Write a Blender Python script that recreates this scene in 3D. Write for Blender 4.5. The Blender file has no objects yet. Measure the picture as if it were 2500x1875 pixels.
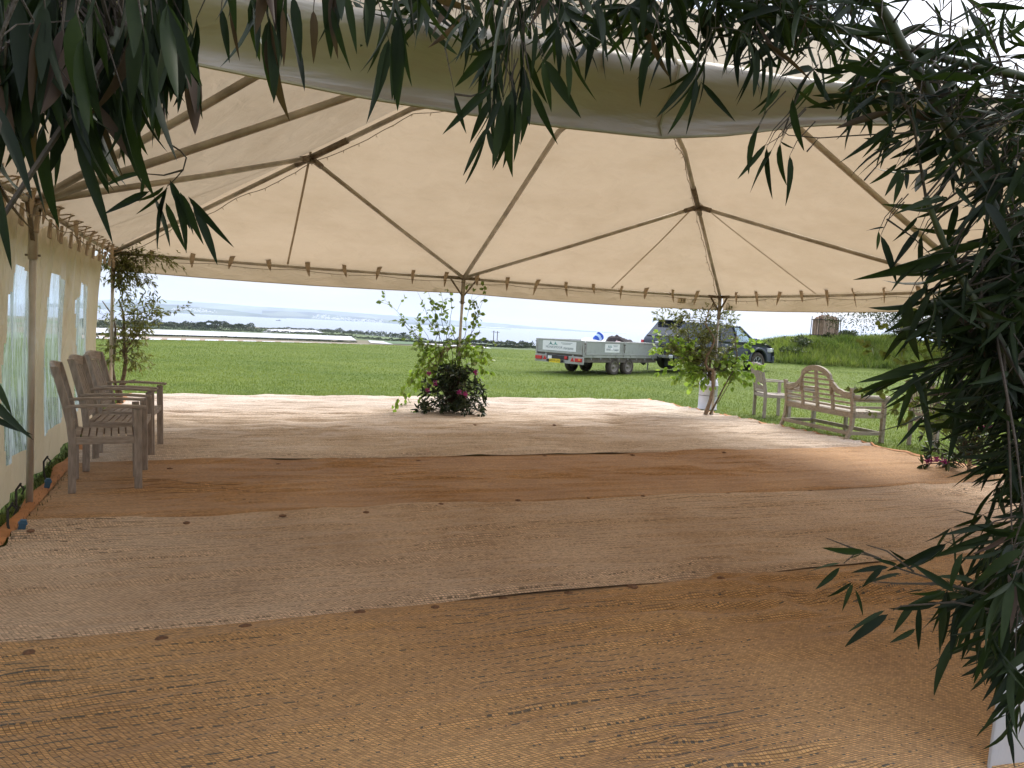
import bpy, bmesh, math, random
import numpy as np
from mathutils import Vector, Matrix
from mathutils import noise as mnoise

random.seed(7); rng = np.random.default_rng(11)
S = bpy.context.scene
COL = S.collection
PI = math.pi

# ------------------------------------------------------------------ camera, sky, sun, exposure
F_PX, PITCH, ROLL, CH = 1850.0, 0.0768, 0.0500, 1.54
cam_d = bpy.data.cameras.new("camera"); cam = bpy.data.objects.new("camera", cam_d); COL.objects.link(cam)
cam_d.sensor_width = 36.0; cam_d.lens = F_PX / 2500 * 36.0
cam_d.clip_start = 0.05; cam_d.clip_end = 120000
cam.matrix_world = (Matrix.Translation((0, 0, CH)) @ Matrix.Rotation(PI / 2 - PITCH, 4, 'X') @ Matrix.Rotation(ROLL, 4, 'Z'))
S.camera = cam
cam_d.dof.use_dof = False

SUN_EL, SUN_AZ = math.radians(42), math.radians(32)      # azimuth measured from +Y (view direction) towards +X
w = bpy.data.worlds.new("World"); S.world = w; w.use_nodes = True
nt = w.node_tree; nt.nodes.clear()
def N(t, typ, **kw):
    n = t.nodes.new(typ)
    for k, v in kw.items():
        if k in n.inputs.keys() if hasattr(n.inputs, 'keys') else False: n.inputs[k].default_value = v
        else: setattr(n, k, v)
    return n
out = nt.nodes.new('ShaderNodeOutputWorld'); bg = nt.nodes.new('ShaderNodeBackground')
sky = nt.nodes.new('ShaderNodeTexSky'); sky.sky_type = 'NISHITA'; sky.sun_disc = False
sky.sun_elevation = SUN_EL; sky.sun_rotation = SUN_AZ; sky.air_density = 1.2; sky.dust_density = 2.0; sky.altitude = 60
tc = nt.nodes.new('ShaderNodeTexCoord'); mp = nt.nodes.new('ShaderNodeMapping'); mp.inputs['Scale'].default_value = (1.4, 1.4, 6.0)
nz = nt.nodes.new('ShaderNodeTexNoise'); nz.inputs['Scale'].default_value = 2.2; nz.inputs['Detail'].default_value = 7; nz.inputs['Roughness'].default_value = .55
rmp = nt.nodes.new('ShaderNodeValToRGB')
rmp.color_ramp.elements[0].position = .36; rmp.color_ramp.elements[0].color = (6.6, 7.4, 9.2, 1)
rmp.color_ramp.elements[1].position = .66; rmp.color_ramp.elements[1].color = (9.5, 9.7, 10.1, 1)
mx = nt.nodes.new('ShaderNodeMix'); mx.data_type = 'RGBA'; mx.inputs[0].default_value = .82
L_ = nt.links.new
L_(tc.outputs['Generated'], mp.inputs['Vector']); L_(mp.outputs[0], nz.inputs['Vector']); L_(nz.outputs['Fac'], rmp.inputs['Fac'])
sz_ = nt.nodes.new('ShaderNodeSeparateXYZ'); L_(tc.outputs['Generated'], sz_.inputs[0])       # overcast sky: three times brighter overhead than at the horizon
cz = nt.nodes.new('ShaderNodeMath'); cz.operation = 'MAXIMUM'; cz.inputs[1].default_value = 0; L_(sz_.outputs['Z'], cz.inputs[0])
cm = nt.nodes.new('ShaderNodeMath'); cm.operation = 'MULTIPLY_ADD'; cm.inputs[1].default_value = .76; cm.inputs[2].default_value = .285; L_(cz.outputs[0], cm.inputs[0])
vs_ = nt.nodes.new('ShaderNodeVectorMath'); vs_.operation = 'SCALE'; L_(rmp.outputs[0], vs_.inputs[0]); L_(cm.outputs[0], vs_.inputs['Scale'])
L_(sky.outputs[0], mx.inputs[6]); L_(vs_.outputs[0], mx.inputs[7]); L_(mx.outputs[2], bg.inputs[0]); bg.inputs[1].default_value = .10
L_(bg.outputs[0], out.inputs[0])

sd = bpy.data.lights.new("sun", 'SUN'); so = bpy.data.objects.new("sun", sd); COL.objects.link(so)
sd.energy = 1.5; sd.angle = math.radians(24); sd.color = (1, .95, .86)
sdir = Vector((math.sin(SUN_AZ) * math.cos(SUN_EL), math.cos(SUN_AZ) * math.cos(SUN_EL), math.sin(SUN_EL)))
so.rotation_euler = sdir.to_track_quat('Z', 'Y').to_euler()
S.view_settings.view_transform = 'Standard'; S.view_settings.look = 'None'
S.view_settings.gamma = 1; S.view_settings.use_curve_mapping = False
S.view_settings.exposure = 1.48
S.render.engine = 'CYCLES'
S.cycles.max_bounces = 8; S.cycles.transparent_max_bounces = 16; S.cycles.volume_bounces = 1

# ------------------------------------------------------------------ measuring helpers (pixel of the 2500x1875 photo -> point in the place)
def ray(x, y):
    c, s = math.cos(ROLL), math.sin(ROLL); a, b = x - 1250, y - 937.5
    u = a * c + b * s; v = -a * s + b * c
    cp, sp = math.cos(PITCH), math.sin(PITCH)
    return Vector((u / F_PX, cp - v / F_PX * sp, -sp - v / F_PX * cp))
def at(x, y, depth):
    d = ray(x, y); return Vector((0, 0, CH)) + d * (depth / d.y)
def gnd(x, y, z=0.0):
    d = ray(x, y); return Vector((0, 0, CH)) + d * ((z - CH) / d.z)
TX, TY, PSI = 1.1024, 7.5317, 0.3872
CPs, SPs = math.cos(PSI), math.sin(PSI)
def L(a, b, z=0.0): return Vector((TX + a * CPs - b * SPs, TY + a * SPs + b * CPs, z))
def loc(p):
    dx, dy = p[0] - TX, p[1] - TY
    return (dx * CPs + dy * SPs, -dx * SPs + dy * CPs)
def at_b(x, y, b0):          # intersection with the tent plane b = b0
    d = ray(x, y); o = loc((0, 0)); db = -d.x * SPs + d.y * CPs
    return Vector((0, 0, CH)) + d * ((b0 - o[1]) / db)

# ------------------------------------------------------------------ object helpers
def tag(o, label=None, cat=None, group=None, kind=None):
    if label: o['label'] = label
    if cat: o['category'] = cat
    if group: o['group'] = group
    if kind: o['kind'] = kind
    return o
def empty(name, p=(0, 0, 0), rz=0, label=None, cat=None, group=None):
    o = bpy.data.objects.new(name, None); COL.objects.link(o); o.location = p; o.rotation_euler = (0, 0, rz)
    o.empty_display_size = .1
    return tag(o, label, cat, group)
def link(name, me, mat, parent=None, mw=None):
    o = bpy.data.objects.new(name, me); COL.objects.link(o)
    if mat is not None and len(me.materials) == 0: me.materials.append(mat)
    if parent is not None: o.parent = parent
    if mw is not None: o.matrix_basis = mw
    return o
def copy_tree(o, parent=None):
    c = o.copy(); COL.objects.link(c)
    if parent is not None: c.parent = parent
    for ch in o.children: copy_tree(ch, c)
    return c

class MB:
    """collects geometry for ONE mesh"""
    def __init__(s): s.v = []; s.f = []
    def add(s, vs, fs):
        n = len(s.v); s.v += [tuple(p) for p in vs]; s.f += [tuple(i + n for i in f) for f in fs]; return s
    def box(s, c, d, R=None, taper=1.0):
        x, y, z = d[0] / 2, d[1] / 2, d[2] / 2
        vs = [Vector((sx * x * (taper if sz > 0 else 1), sy * y * (taper if sz > 0 else 1), sz * z)) for sz in (-1, 1) for sx, sy in ((-1, -1), (1, -1), (1, 1), (-1, 1))]
        if R is not None: vs = [R @ p for p in vs]
        c = Vector(c)
        return s.add([p + c for p in vs], [(3, 2, 1, 0), (4, 5, 6, 7), (0, 1, 5, 4), (1, 2, 6, 5), (2, 3, 7, 6), (3, 0, 4, 7)])
    def bar(s, p, q, w_, h_, up=(0, 0, 1)):
        p, q = Vector(p), Vector(q); d = q - p; l = d.length; d.normalize(); up = Vector(up)
        x = d.cross(up)
        if x.length < 1e-4: x = d.cross(Vector((1, 0, 0)))
        x.normalize(); u = x.cross(d)
        vs = [pp + x * (sx * w_ / 2) + u * (su * h_ / 2) for pp in (p, q) for sx, su in ((-1, -1), (1, -1), (1, 1), (-1, 1))]
        return s.add(vs, [(3, 2, 1, 0), (4, 5, 6, 7), (0, 1, 5, 4), (1, 2, 6, 5), (2, 3, 7, 6), (3, 0, 4, 7)])
    def tube(s, pts, r, n=8, cap=True):
        pts = [Vector(p) for p in pts]; m = len(pts)
        rs = r if hasattr(r, '__len__') else [r] * m
        vs = []; prev = None
        for i, p in enumerate(pts):
            d = (pts[min(i + 1, m - 1)] - pts[max(i - 1, 0)]);
            if d.length < 1e-9: d = Vector((0, 0, 1))
            d.normalize()
            if prev is None: x = d.orthogonal().normalized()
            else:
                x = prev - d * prev.dot(d)
                x = x.normalized() if x.length > 1e-6 else d.orthogonal().normalized()
            prev = x; y = d.cross(x)
            for k in range(n):
                t = 2 * PI * k / n; vs.append(p + (x * math.cos(t) + y * math.sin(t)) * rs[i])
        fs = [(i * n + k, i * n + (k + 1) % n, (i + 1) * n + (k + 1) % n, (i + 1) * n + k) for i in range(m - 1) for k in range(n)]
        if cap: fs += [tuple(range(n - 1, -1, -1)), tuple((m - 1) * n + k for k in range(n))]
        return s.add(vs, fs)
    def lathe(s, prof, n=24, c=(0, 0, 0), axis='z', R=None):
        vs = []
        for r_, z_ in prof:
            for k in range(n):
                t = 2 * PI * k / n
                p = (r_ * math.cos(t), r_ * math.sin(t), z_) if axis == 'z' else (r_ * math.cos(t), z_, r_ * math.sin(t))
                vs.append(Vector(p) + Vector(c))
        m = len(prof)
        fs = [(i * n + k, i * n + (k + 1) % n, (i + 1) * n + (k + 1) % n, (i + 1) * n + k) for i in range(m - 1) for k in range(n)]
        if axis != 'z': fs = [f[::-1] for f in fs]
        return s.add(vs, fs)
    def prism(s, poly, y0, y1):     # poly in x,z extruded along y
        n = len(poly)
        vs = [(x, y0, z) for x, z in poly] + [(x, y1, z) for x, z in poly]
        return s.add(vs, [tuple(range(n)), tuple(range(2 * n - 1, n - 1, -1))] + [(i, i + n, (i + 1) % n + n, (i + 1) % n) for i in range(n)])
    def grid(s, P):                # P[i][j] points
        n, m = len(P), len(P[0])
        return s.add([p for row in P for p in row], [(i * m + j, i * m + j + 1, (i + 1) * m + j + 1, (i + 1) * m + j) for i in range(n - 1) for j in range(m - 1)])
    def mesh(s, name='m', smooth=False):
        me = bpy.data.meshes.new(name); me.from_pydata(s.v, [], s.f); me.validate()
        if smooth: me.polygons.foreach_set('use_smooth', [True] * len(me.polygons))
        return me
    def build(s, name, mat, parent=None, smooth=False, bevel=0, seg=2, mw=None, fix=True):
        me = s.mesh(name, smooth)
        if fix:
            bm = bmesh.new(); bm.from_mesh(me); bmesh.ops.recalc_face_normals(bm, faces=bm.faces); bm.to_mesh(me); bm.free()
        o = link(name, me, mat, parent, mw)
        if bevel:
            md = o.modifiers.new('bevel', 'BEVEL'); md.width = bevel; md.segments = seg; md.limit_method = 'ANGLE'; md.angle_limit = math.radians(35)
        return o
def np_mesh(name, V, Fq, smooth=False):
    """V (n,3), Fq (m,k) constant k"""
    me = bpy.data.meshes.new(name); k = Fq.shape[1]
    me.vertices.add(len(V)); me.vertices.foreach_set('co', V.astype(np.float32).ravel())
    me.loops.add(Fq.size); me.loops.foreach_set('vertex_index', Fq.astype(np.int32).ravel())
    me.polygons.add(len(Fq)); me.polygons.foreach_set('loop_start', np.arange(0, Fq.size, k, dtype=np.int32))
    me.polygons.foreach_set('loop_total', np.full(len(Fq), k, dtype=np.int32))
    if smooth: me.polygons.foreach_set('use_smooth', np.ones(len(Fq), bool))
    me.update(calc_edges=True); me.validate(); return me
def np_grid_faces(n, m):
    i, j = np.meshgrid(np.arange(n - 1), np.arange(m - 1), indexing='ij'); a = (i * m + j).ravel()
    return np.stack([a, a + 1, a + m + 1, a + m], 1)

# ------------------------------------------------------------------ materials
def sh(name):
    m = bpy.data.materials.new(name); m.use_nodes = True; t = m.node_tree
    return m, t, t.nodes['Principled BSDF'], t.nodes['Material Output']
def mat(name, col, rough=.6, metal=0, var=.15, scale=8, bump=0, bscale=60, spec=.5, stretch=(1, 1, 1), coat=0, dirt=None, dirt_amt=.5):
    """principled with noise-varied colour, optional dirt patches and fine bump"""
    m, t, b, o = sh(name)
    tcn = t.nodes.new('ShaderNodeTexCoord'); mpn = t.nodes.new('ShaderNodeMapping'); mpn.inputs['Scale'].default_value = stretch
    t.links.new(tcn.outputs['Object'], mpn.inputs[0])
    n = t.nodes.new('ShaderNodeTexNoise'); n.inputs['Scale'].default_value = scale; n.inputs['Detail'].default_value = 6
    t.links.new(mpn.outputs[0], n.inputs['Vector'])
    r = t.nodes.new('ShaderNodeValToRGB'); r.color_ramp.elements[0].position = .3; r.color_ramp.elements[1].position = .7
    r.color_ramp.elements[0].color = tuple(c * (1 - var) for c in col) + (1,); r.color_ramp.elements[1].color = tuple(min(1, c * (1 + var)) for c in col) + (1,)
    t.links.new(n.outputs['Fac'], r.inputs[0]); last = r.outputs[0]
    if dirt:
        n2 = t.nodes.new('ShaderNodeTexNoise'); n2.inputs['Scale'].default_value = scale * .4; n2.inputs['Detail'].default_value = 8; n2.inputs['Roughness'].default_value = .7
        t.links.new(tcn.outputs['Object'], n2.inputs['Vector'])
        r2 = t.nodes.new('ShaderNodeValToRGB'); r2.color_ramp.elements[0].position = .45; r2.color_ramp.elements[1].position = .7
        r2.color_ramp.elements[1].color = (dirt_amt,) * 3 + (1,)
        t.links.new(n2.outputs['Fac'], r2.inputs[0])
        mm = t.nodes.new('ShaderNodeMix'); mm.data_type = 'RGBA'; mm.inputs[7].default_value = tuple(dirt) + (1,)
        t.links.new(r2.outputs[0], mm.inputs[0]); t.links.new(last, mm.inputs[6]); last = mm.outputs[2]
    t.links.new(last, b.inputs['Base Color'])
    b.inputs['Roughness'].default_value = rough; b.inputs['Metallic'].default_value = metal
    b.inputs['Specular IOR Level'].default_value = spec; b.inputs['Coat Weight'].default_value = coat
    if bump:
        n3 = t.nodes.new('ShaderNodeTexNoise'); n3.inputs['Scale'].default_value = bscale; n3.inputs['Detail'].default_value = 5
        t.links.new(mpn.outputs[0], n3.inputs['Vector'])
        bp = t.nodes.new('ShaderNodeBump'); bp.inputs['Strength'].default_value = bump; bp.inputs['Distance'].default_value = .01
        t.links.new(n3.outputs['Fac'], bp.inputs['Height']); t.links.new(bp.outputs[0], b.inputs['Normal'])
    return m
def fabric(name, col, tcol, trans=.5, gloss=.05, rough=.35, var=.06, wr=.25, wscale=3.0, stain=(.5, .42, .3), stain_amt=.25, stretch=(1, 1, 1)):
    """translucent coated tent cloth"""
    m = bpy.data.materials.new(name); m.use_nodes = True; t = m.node_tree; t.nodes.clear(); lk = t.links.new
    o = t.nodes.new('ShaderNodeOutputMaterial'); df = t.nodes.new('ShaderNodeBsdfDiffuse'); tr = t.nodes.new('ShaderNodeBsdfTranslucent'); gl = t.nodes.new('ShaderNodeBsdfGlossy')
    m1 = t.nodes.new('ShaderNodeMixShader'); m2 = t.nodes.new('ShaderNodeMixShader'); m1.inputs[0].default_value = trans
    tcn = t.nodes.new('ShaderNodeTexCoord'); mpn = t.nodes.new('ShaderNodeMapping'); mpn.inputs['Scale'].default_value = stretch
    lk(tcn.outputs['Object'], mpn.inputs[0])
    n = t.nodes.new('ShaderNodeTexNoise'); n.inputs['Scale'].default_value = 1.3; n.inputs['Detail'].default_value = 8; n.inputs['Roughness'].default_value = .65
    lk(mpn.outputs[0], n.inputs['Vector'])
    r = t.nodes.new('ShaderNodeValToRGB'); r.color_ramp.elements[0].position = .42; r.color_ramp.elements[1].position = .75
    r.color_ramp.elements[1].color = (stain_amt,) * 3 + (1,); lk(n.outputs['Fac'], r.inputs[0])
    for sh_, c in ((df, col), (tr, tcol)):
        mm = t.nodes.new('ShaderNodeMix'); mm.data_type = 'RGBA'; mm.inputs[6].default_value = tuple(c) + (1,)
        mm.inputs[7].default_value = tuple(a * b for a, b in zip(c, (.72, .68, .6))) + (1,)
        lk(r.outputs[0], mm.inputs[0]); lk(mm.outputs[2], sh_.inputs['Color'])
    n2 = t.nodes.new('ShaderNodeTexNoise'); n2.inputs['Scale'].default_value = wscale; n2.inputs['Detail'].default_value = 5; n2.inputs['Distortion'].default_value = .6
    lk(mpn.outputs[0], n2.inputs['Vector'])
    bp = t.nodes.new('ShaderNodeBump'); bp.inputs['Strength'].default_value = wr; bp.inputs['Distance'].default_value = .08; lk(n2.outputs['Fac'], bp.inputs['Height'])
    for sh_ in (df, tr, gl): lk(bp.outputs[0], sh_.inputs['Normal'])
    gl.inputs['Roughness'].default_value = rough; m2.inputs[0].default_value = gloss
    lk(df.outputs[0], m1.inputs[1]); lk(tr.outputs[0], m1.inputs[2]); lk(m1.outputs[0], m2.inputs[1]); lk(gl.outputs[0], m2.inputs[2]); lk(m2.outputs[0], o.inputs[0])
    return m
def leafmat(name, c1, c2, trans=.3, rough=.45, tc_=None):
    m = bpy.data.materials.new(name); m.use_nodes = True; t = m.node_tree; t.nodes.clear(); lk = t.links.new
    o = t.nodes.new('ShaderNodeOutputMaterial'); b = t.nodes.new('ShaderNodeBsdfPrincipled'); tr = t.nodes.new('ShaderNodeBsdfTranslucent'); m1 = t.nodes.new('ShaderNodeMixShader'); m1.inputs[0].default_value = trans
    g = t.nodes.new('ShaderNodeNewGeometry'); oi = t.nodes.new('ShaderNodeObjectInfo')
    ad = t.nodes.new('ShaderNodeMath'); ad.operation = 'ADD'; lk(g.outputs['Random Per Island'], ad.inputs[0]); lk(oi.outputs['Random'], ad.inputs[1])
    fr = t.nodes.new('ShaderNodeMath'); fr.operation = 'FRACT'; lk(ad.outputs[0], fr.inputs[0])
    r = t.nodes.new('ShaderNodeValToRGB'); r.color_ramp.elements[0].color = tuple(c1) + (1,); r.color_ramp.elements[1].color = tuple(c2) + (1,)
    lk(fr.outputs[0], r.inputs[0]); lk(r.outputs[0], b.inputs['Base Color']); b.inputs['Roughness'].default_value = rough; b.inputs['Specular IOR Level'].default_value = .25
    if tc_: tr.inputs[0].default_value = tuple(tc_) + (1,)
    else:
        mm = t.nodes.new('ShaderNodeMix'); mm.data_type = 'RGBA'; mm.blend_type = 'MULTIPLY'; mm.inputs[0].default_value = 1; mm.inputs[7].default_value = (1.5, 1.7, .8, 1); lk(r.outputs[0], mm.inputs[6]); lk(mm.outputs[2], tr.inputs[0])
    lk(b.outputs[0], m1.inputs[1]); lk(tr.outputs[0], m1.inputs[2]); lk(m1.outputs[0], o.inputs[0])
    return m

M = {}
M['canopy'] = fabric('canopy_cloth', (.50, .415, .305), (.40, .31, .21), trans=.5, gloss=.02, wr=.35, wscale=3.2, stretch=(.8, .8, 2.5), stain_amt=.45)
M['wall'] = fabric('wall_cloth', (.62, .53, .39), (.66, .52, .34), trans=.5, gloss=.16, rough=.22, wr=.9, wscale=6, stretch=(1, 1, .35))
M['valance'] = fabric('valance_cloth', (.45, .385, .30), (.38, .29, .19), trans=.35, gloss=.09, rough=.35, wr=.3, wscale=3, stain_amt=.8, stretch=(.5, 1, 2.5))
M['white_pvc'] = fabric('white_curtain_cloth', (.62, .63, .66), (.5, .5, .5), trans=.3, gloss=.08, rough=.3, wr=.3, wscale=6, stretch=(1, 1, .3))
M['seam'] = mat('seam_webbing', (.36, .29, .19), .8)
M['strap'] = mat('strap_canvas', (.36, .28, .19), .8, bump=.3, bscale=90)
M['alu'] = mat('frame_tube', (.40, .36, .29), .45, .35, var=.25, scale=5, dirt=(.15, .12, .08), dirt_amt=.6)
M['alu_light'] = mat('pole_tube', (.56, .54, .50), .4, .5, var=.2, scale=6, stretch=(1, 1, .2), dirt=(.22, .2, .16), dirt_amt=.5)
M['bracket'] = mat('bracket_steel', (.17, .14, .10), .55, .5, var=.35, scale=20, dirt=(.14, .07, .03))
M['teak'] = mat('weathered_teak', (.33, .275, .235), .75, var=.28, scale=9, stretch=(6, 6, 1.2), bump=.5, bscale=50, dirt=(.33, .28, .24), dirt_amt=.6)
M['teak_h'] = mat('weathered_teak_rail', (.37, .31, .265), .75, var=.28, scale=9, stretch=(1.2, 1.2, 8), bump=.5, bscale=50, dirt=(.36, .31, .27), dirt_amt=.6)
M['teak_b'] = mat('pale_bench_wood', (.37, .315, .25), .75, var=.28, scale=9, stretch=(2, 2, 8), bump=.5, bscale=50, dirt=(.25, .22, .17), dirt_amt=.6)
M['binding'] = mat('orange_binding', (.46, .20, .075), .8, var=.2, scale=6, bump=.3, bscale=200)
M['rust'] = mat('rusty_washer', (.17, .085, .045), .8, var=.4, scale=40)
M['blue_peg'] = mat('blue_peg_plastic', (.05, .13, .22), .4)
M['black'] = mat('black_rubber', (.03, .028, .027), .7, var=.3)
M['churn'] = mat('painted_churn', (.62, .60, .66), .4, var=.08, scale=5, dirt=(.35, .33, .3), dirt_amt=.4)
M['willow_bark'] = mat('willow_bark', (.13, .10, .065), .85, var=.45, scale=25, bump=.6, bscale=80)
M['hazel_bark'] = mat('hazel_bark', (.22, .16, .11), .85, var=.3, scale=25, bump=.6, bscale=80)
M['dark_bark'] = mat('dark_bark', (.06, .042, .03), .85, var=.3, scale=25, bump=.6, bscale=80)
M['culm'] = mat('bamboo_culm', (.05, .055, .02), .5, var=.4, scale=6)
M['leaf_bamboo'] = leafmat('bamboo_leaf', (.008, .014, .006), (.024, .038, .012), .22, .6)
M['leaf_brown'] = leafmat('dead_bamboo_leaf', (.05, .028, .02), (.085, .05, .032), .2, .6)
M['leaf_bright'] = leafmat('beech_leaf', (.16, .24, .05), (.27, .36, .09), .4)
M['leaf_birch'] = leafmat('birch_leaf', (.10, .145, .04), (.19, .24, .08), .35)
M['leaf_willow'] = leafmat('willow_leaf', (.12, .135, .05), (.21, .21, .09), .3)
M['leaf_rhodo'] = leafmat('rhododendron_leaf', (.016, .030, .014), (.04, .06, .03), .12, .35)
M['leaf_pale'] = leafmat('pale_leaf_back', (.10, .12, .07), (.16, .18, .12), .2)
M['pink'] = leafmat('pink_petal', (.20, .015, .13), (.32, .04, .22), .3)
M['gorse'] = leafmat('gorse_leaf', (.035, .05, .02), (.075, .09, .035), .15)
M['far_tree'] = leafmat('far_tree_leaf', (.035, .05, .028), (.07, .085, .045), .1)
M['grass'] = leafmat('grass_blade', (.10, .145, .022), (.20, .235, .055), .3)
M['grass_long'] = leafmat('long_grass_blade', (.11, .165, .030), (.26, .29, .095), .3)
M['white_wall'] = mat('far_white_wall', (.8, .78, .74), .7)
M['steel'] = mat('galvanised_steel', (.40, .40, .385), .42, .55, var=.12, scale=4, bump=.1, dirt=(.22, .2, .17), dirt_amt=.5)
M['alu_side'] = mat('dropside_aluminium', (.36, .37, .355), .40, .35, var=.08, scale=3, dirt=(.22, .21, .18), dirt_amt=.8)
M['grime'] = mat('muddy_chassis', (.14, .12, .10), .8, .2, var=.3)
M['tyre'] = mat('muddy_tyre', (.06, .048, .038), .9, var=.4, scale=10, bump=.5, bscale=60, dirt=(.13, .10, .075))
M['rim_old'] = mat('dirty_rim', (.26, .23, .20), .55, .6, var=.3, scale=12)
M['rim'] = mat('alloy_rim', (.32, .32, .32), .35, .7)
M['red'] = mat('red_lens', (.50, .025, .03), .2, var=.2, scale=30, coat=.5)
M['orange'] = mat('orange_lens', (.65, .22, .04), .2, coat=.5)
M['clear'] = mat('headlamp_lens', (.75, .76, .78), .12, .1, coat=1)
M['plate'] = mat('yellow_plate', (.80, .58, .02), .4)
M['ink'] = mat('black_lettering', (.02, .02, .02), .6)
M['banner'] = mat('white_banner', (.74, .74, .74), .5, var=.03)
M['teal'] = mat('teal_print', (.06, .22, .21), .6)
M['grey_ink'] = mat('grey_print', (.17, .20, .22), .6)
M['paint'] = mat('slate_blue_paint', (.045, .055, .078), .42, .2, var=.08, scale=2, coat=.25, dirt=(.10, .10, .10), dirt_amt=.35)
M['trim'] = mat('dark_plastic', (.025, .026, .03), .5)
M['chrome'] = mat('chrome_trim', (.6, .6, .62), .2, .9)
M['blue'] = mat('blue_tub', (.02, .09, .50), .35)
M['white_cloth'] = mat('white_cloth', (.70, .70, .70), .8, bump=.5, bscale=10)
M['dark_cloth'] = mat('dark_coat', (.045, .035, .035), .9, bump=.5, bscale=15)
M['log'] = mat('split_log', (.30, .20, .14), .85, var=.5, scale=6, stretch=(6, 6, 1), bump=.4)
M['log_end'] = mat('log_end', (.62, .43, .33), .85, var=.3, scale=10)
M['iron'] = mat('rusty_iron', (.06, .05, .045), .7, .4, var=.4)
M['wire'] = mat('light_cable', (.12, .09, .05), .6)
M['bulb'] = mat('lamp_bulb', (.5, .45, .35), .2)

def glass_mat():
    m = bpy.data.materials.new('clear_pvc'); m.use_nodes = True; t = m.node_tree; t.nodes.clear(); lk = t.links.new
    o = t.nodes.new('ShaderNodeOutputMaterial'); tp = t.nodes.new('ShaderNodeBsdfTransparent'); gl = t.nodes.new('ShaderNodeBsdfGlossy'); tr = t.nodes.new('ShaderNodeBsdfTranslucent'); rf = t.nodes.new('ShaderNodeBsdfRefraction')
    tp.inputs[0].default_value = (.80, .86, .86, 1); gl.inputs['Roughness'].default_value = .12; tr.inputs[0].default_value = (.75, .8, .8, 1)
    tcn = t.nodes.new('ShaderNodeTexCoord'); mpn = t.nodes.new('ShaderNodeMapping'); mpn.inputs['Scale'].default_value = (9, 9, .55); lk(tcn.outputs['Object'], mpn.inputs[0])
    n = t.nodes.new('ShaderNodeTexNoise'); n.inputs['Scale'].default_value = 3; n.inputs['Detail'].default_value = 7; n.inputs['Distortion'].default_value = 1.2; n.inputs['Roughness'].default_value = .6; lk(mpn.outputs[0], n.inputs['Vector'])
    r = t.nodes.new('ShaderNodeValToRGB'); r.color_ramp.elements[0].position = .44; r.color_ramp.elements[0].color = (.22, .22, .22, 1); r.color_ramp.elements[1].position = .66; r.color_ramp.elements[1].color = (.85, .85, .85, 1); lk(n.outputs['Fac'], r.inputs[0])
    bp = t.nodes.new('ShaderNodeBump'); bp.inputs['Strength'].default_value = .9; bp.inputs['Distance'].default_value = .05; lk(n.outputs['Fac'], bp.inputs['Height'])
    lk(bp.outputs[0], gl.inputs['Normal']); lk(bp.outputs[0], tr.inputs['Normal'])
    m1 = t.nodes.new('ShaderNodeMixShader'); lk(r.outputs[0], m1.inputs[0]); lk(tp.outputs[0], m1.inputs[1]); lk(tr.outputs[0], m1.inputs[2])
    m2 = t.nodes.new('ShaderNodeMixShader'); m2.inputs[0].default_value = .10; lk(m1.outputs[0], m2.inputs[1]); lk(gl.outputs[0], m2.inputs[2]); lk(m2.outputs[0], o.inputs[0])
    return m
M['pvc'] = glass_mat()
def carglass():
    m, t, b, o = sh('tinted_glass'); b.inputs['Base Color'].default_value = (.03, .033, .04, 1); b.inputs['Roughness'].default_value = .08
    b.inputs['Specular IOR Level'].default_value = .8
    return m
M['cglass'] = carglass()
def clearglass():
    m = bpy.data.materials.new('clear_glass'); m.use_nodes = True; t = m.node_tree; t.nodes.clear()
    o = t.nodes.new('ShaderNodeOutputMaterial'); tp = t.nodes.new('ShaderNodeBsdfTransparent'); gl = t.nodes.new('ShaderNodeBsdfGlossy'); mm = t.nodes.new('ShaderNodeMixShader')
    tp.inputs[0].default_value = (.82, .87, .87, 1); gl.inputs['Roughness'].default_value = .02; mm.inputs[0].default_value = .12
    t.links.new(tp.outputs[0], mm.inputs[1]); t.links.new(gl.outputs[0], mm.inputs[2]); t.links.new(mm.outputs[0], o.inputs[0]); return m
M['glass'] = clearglass()

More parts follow.
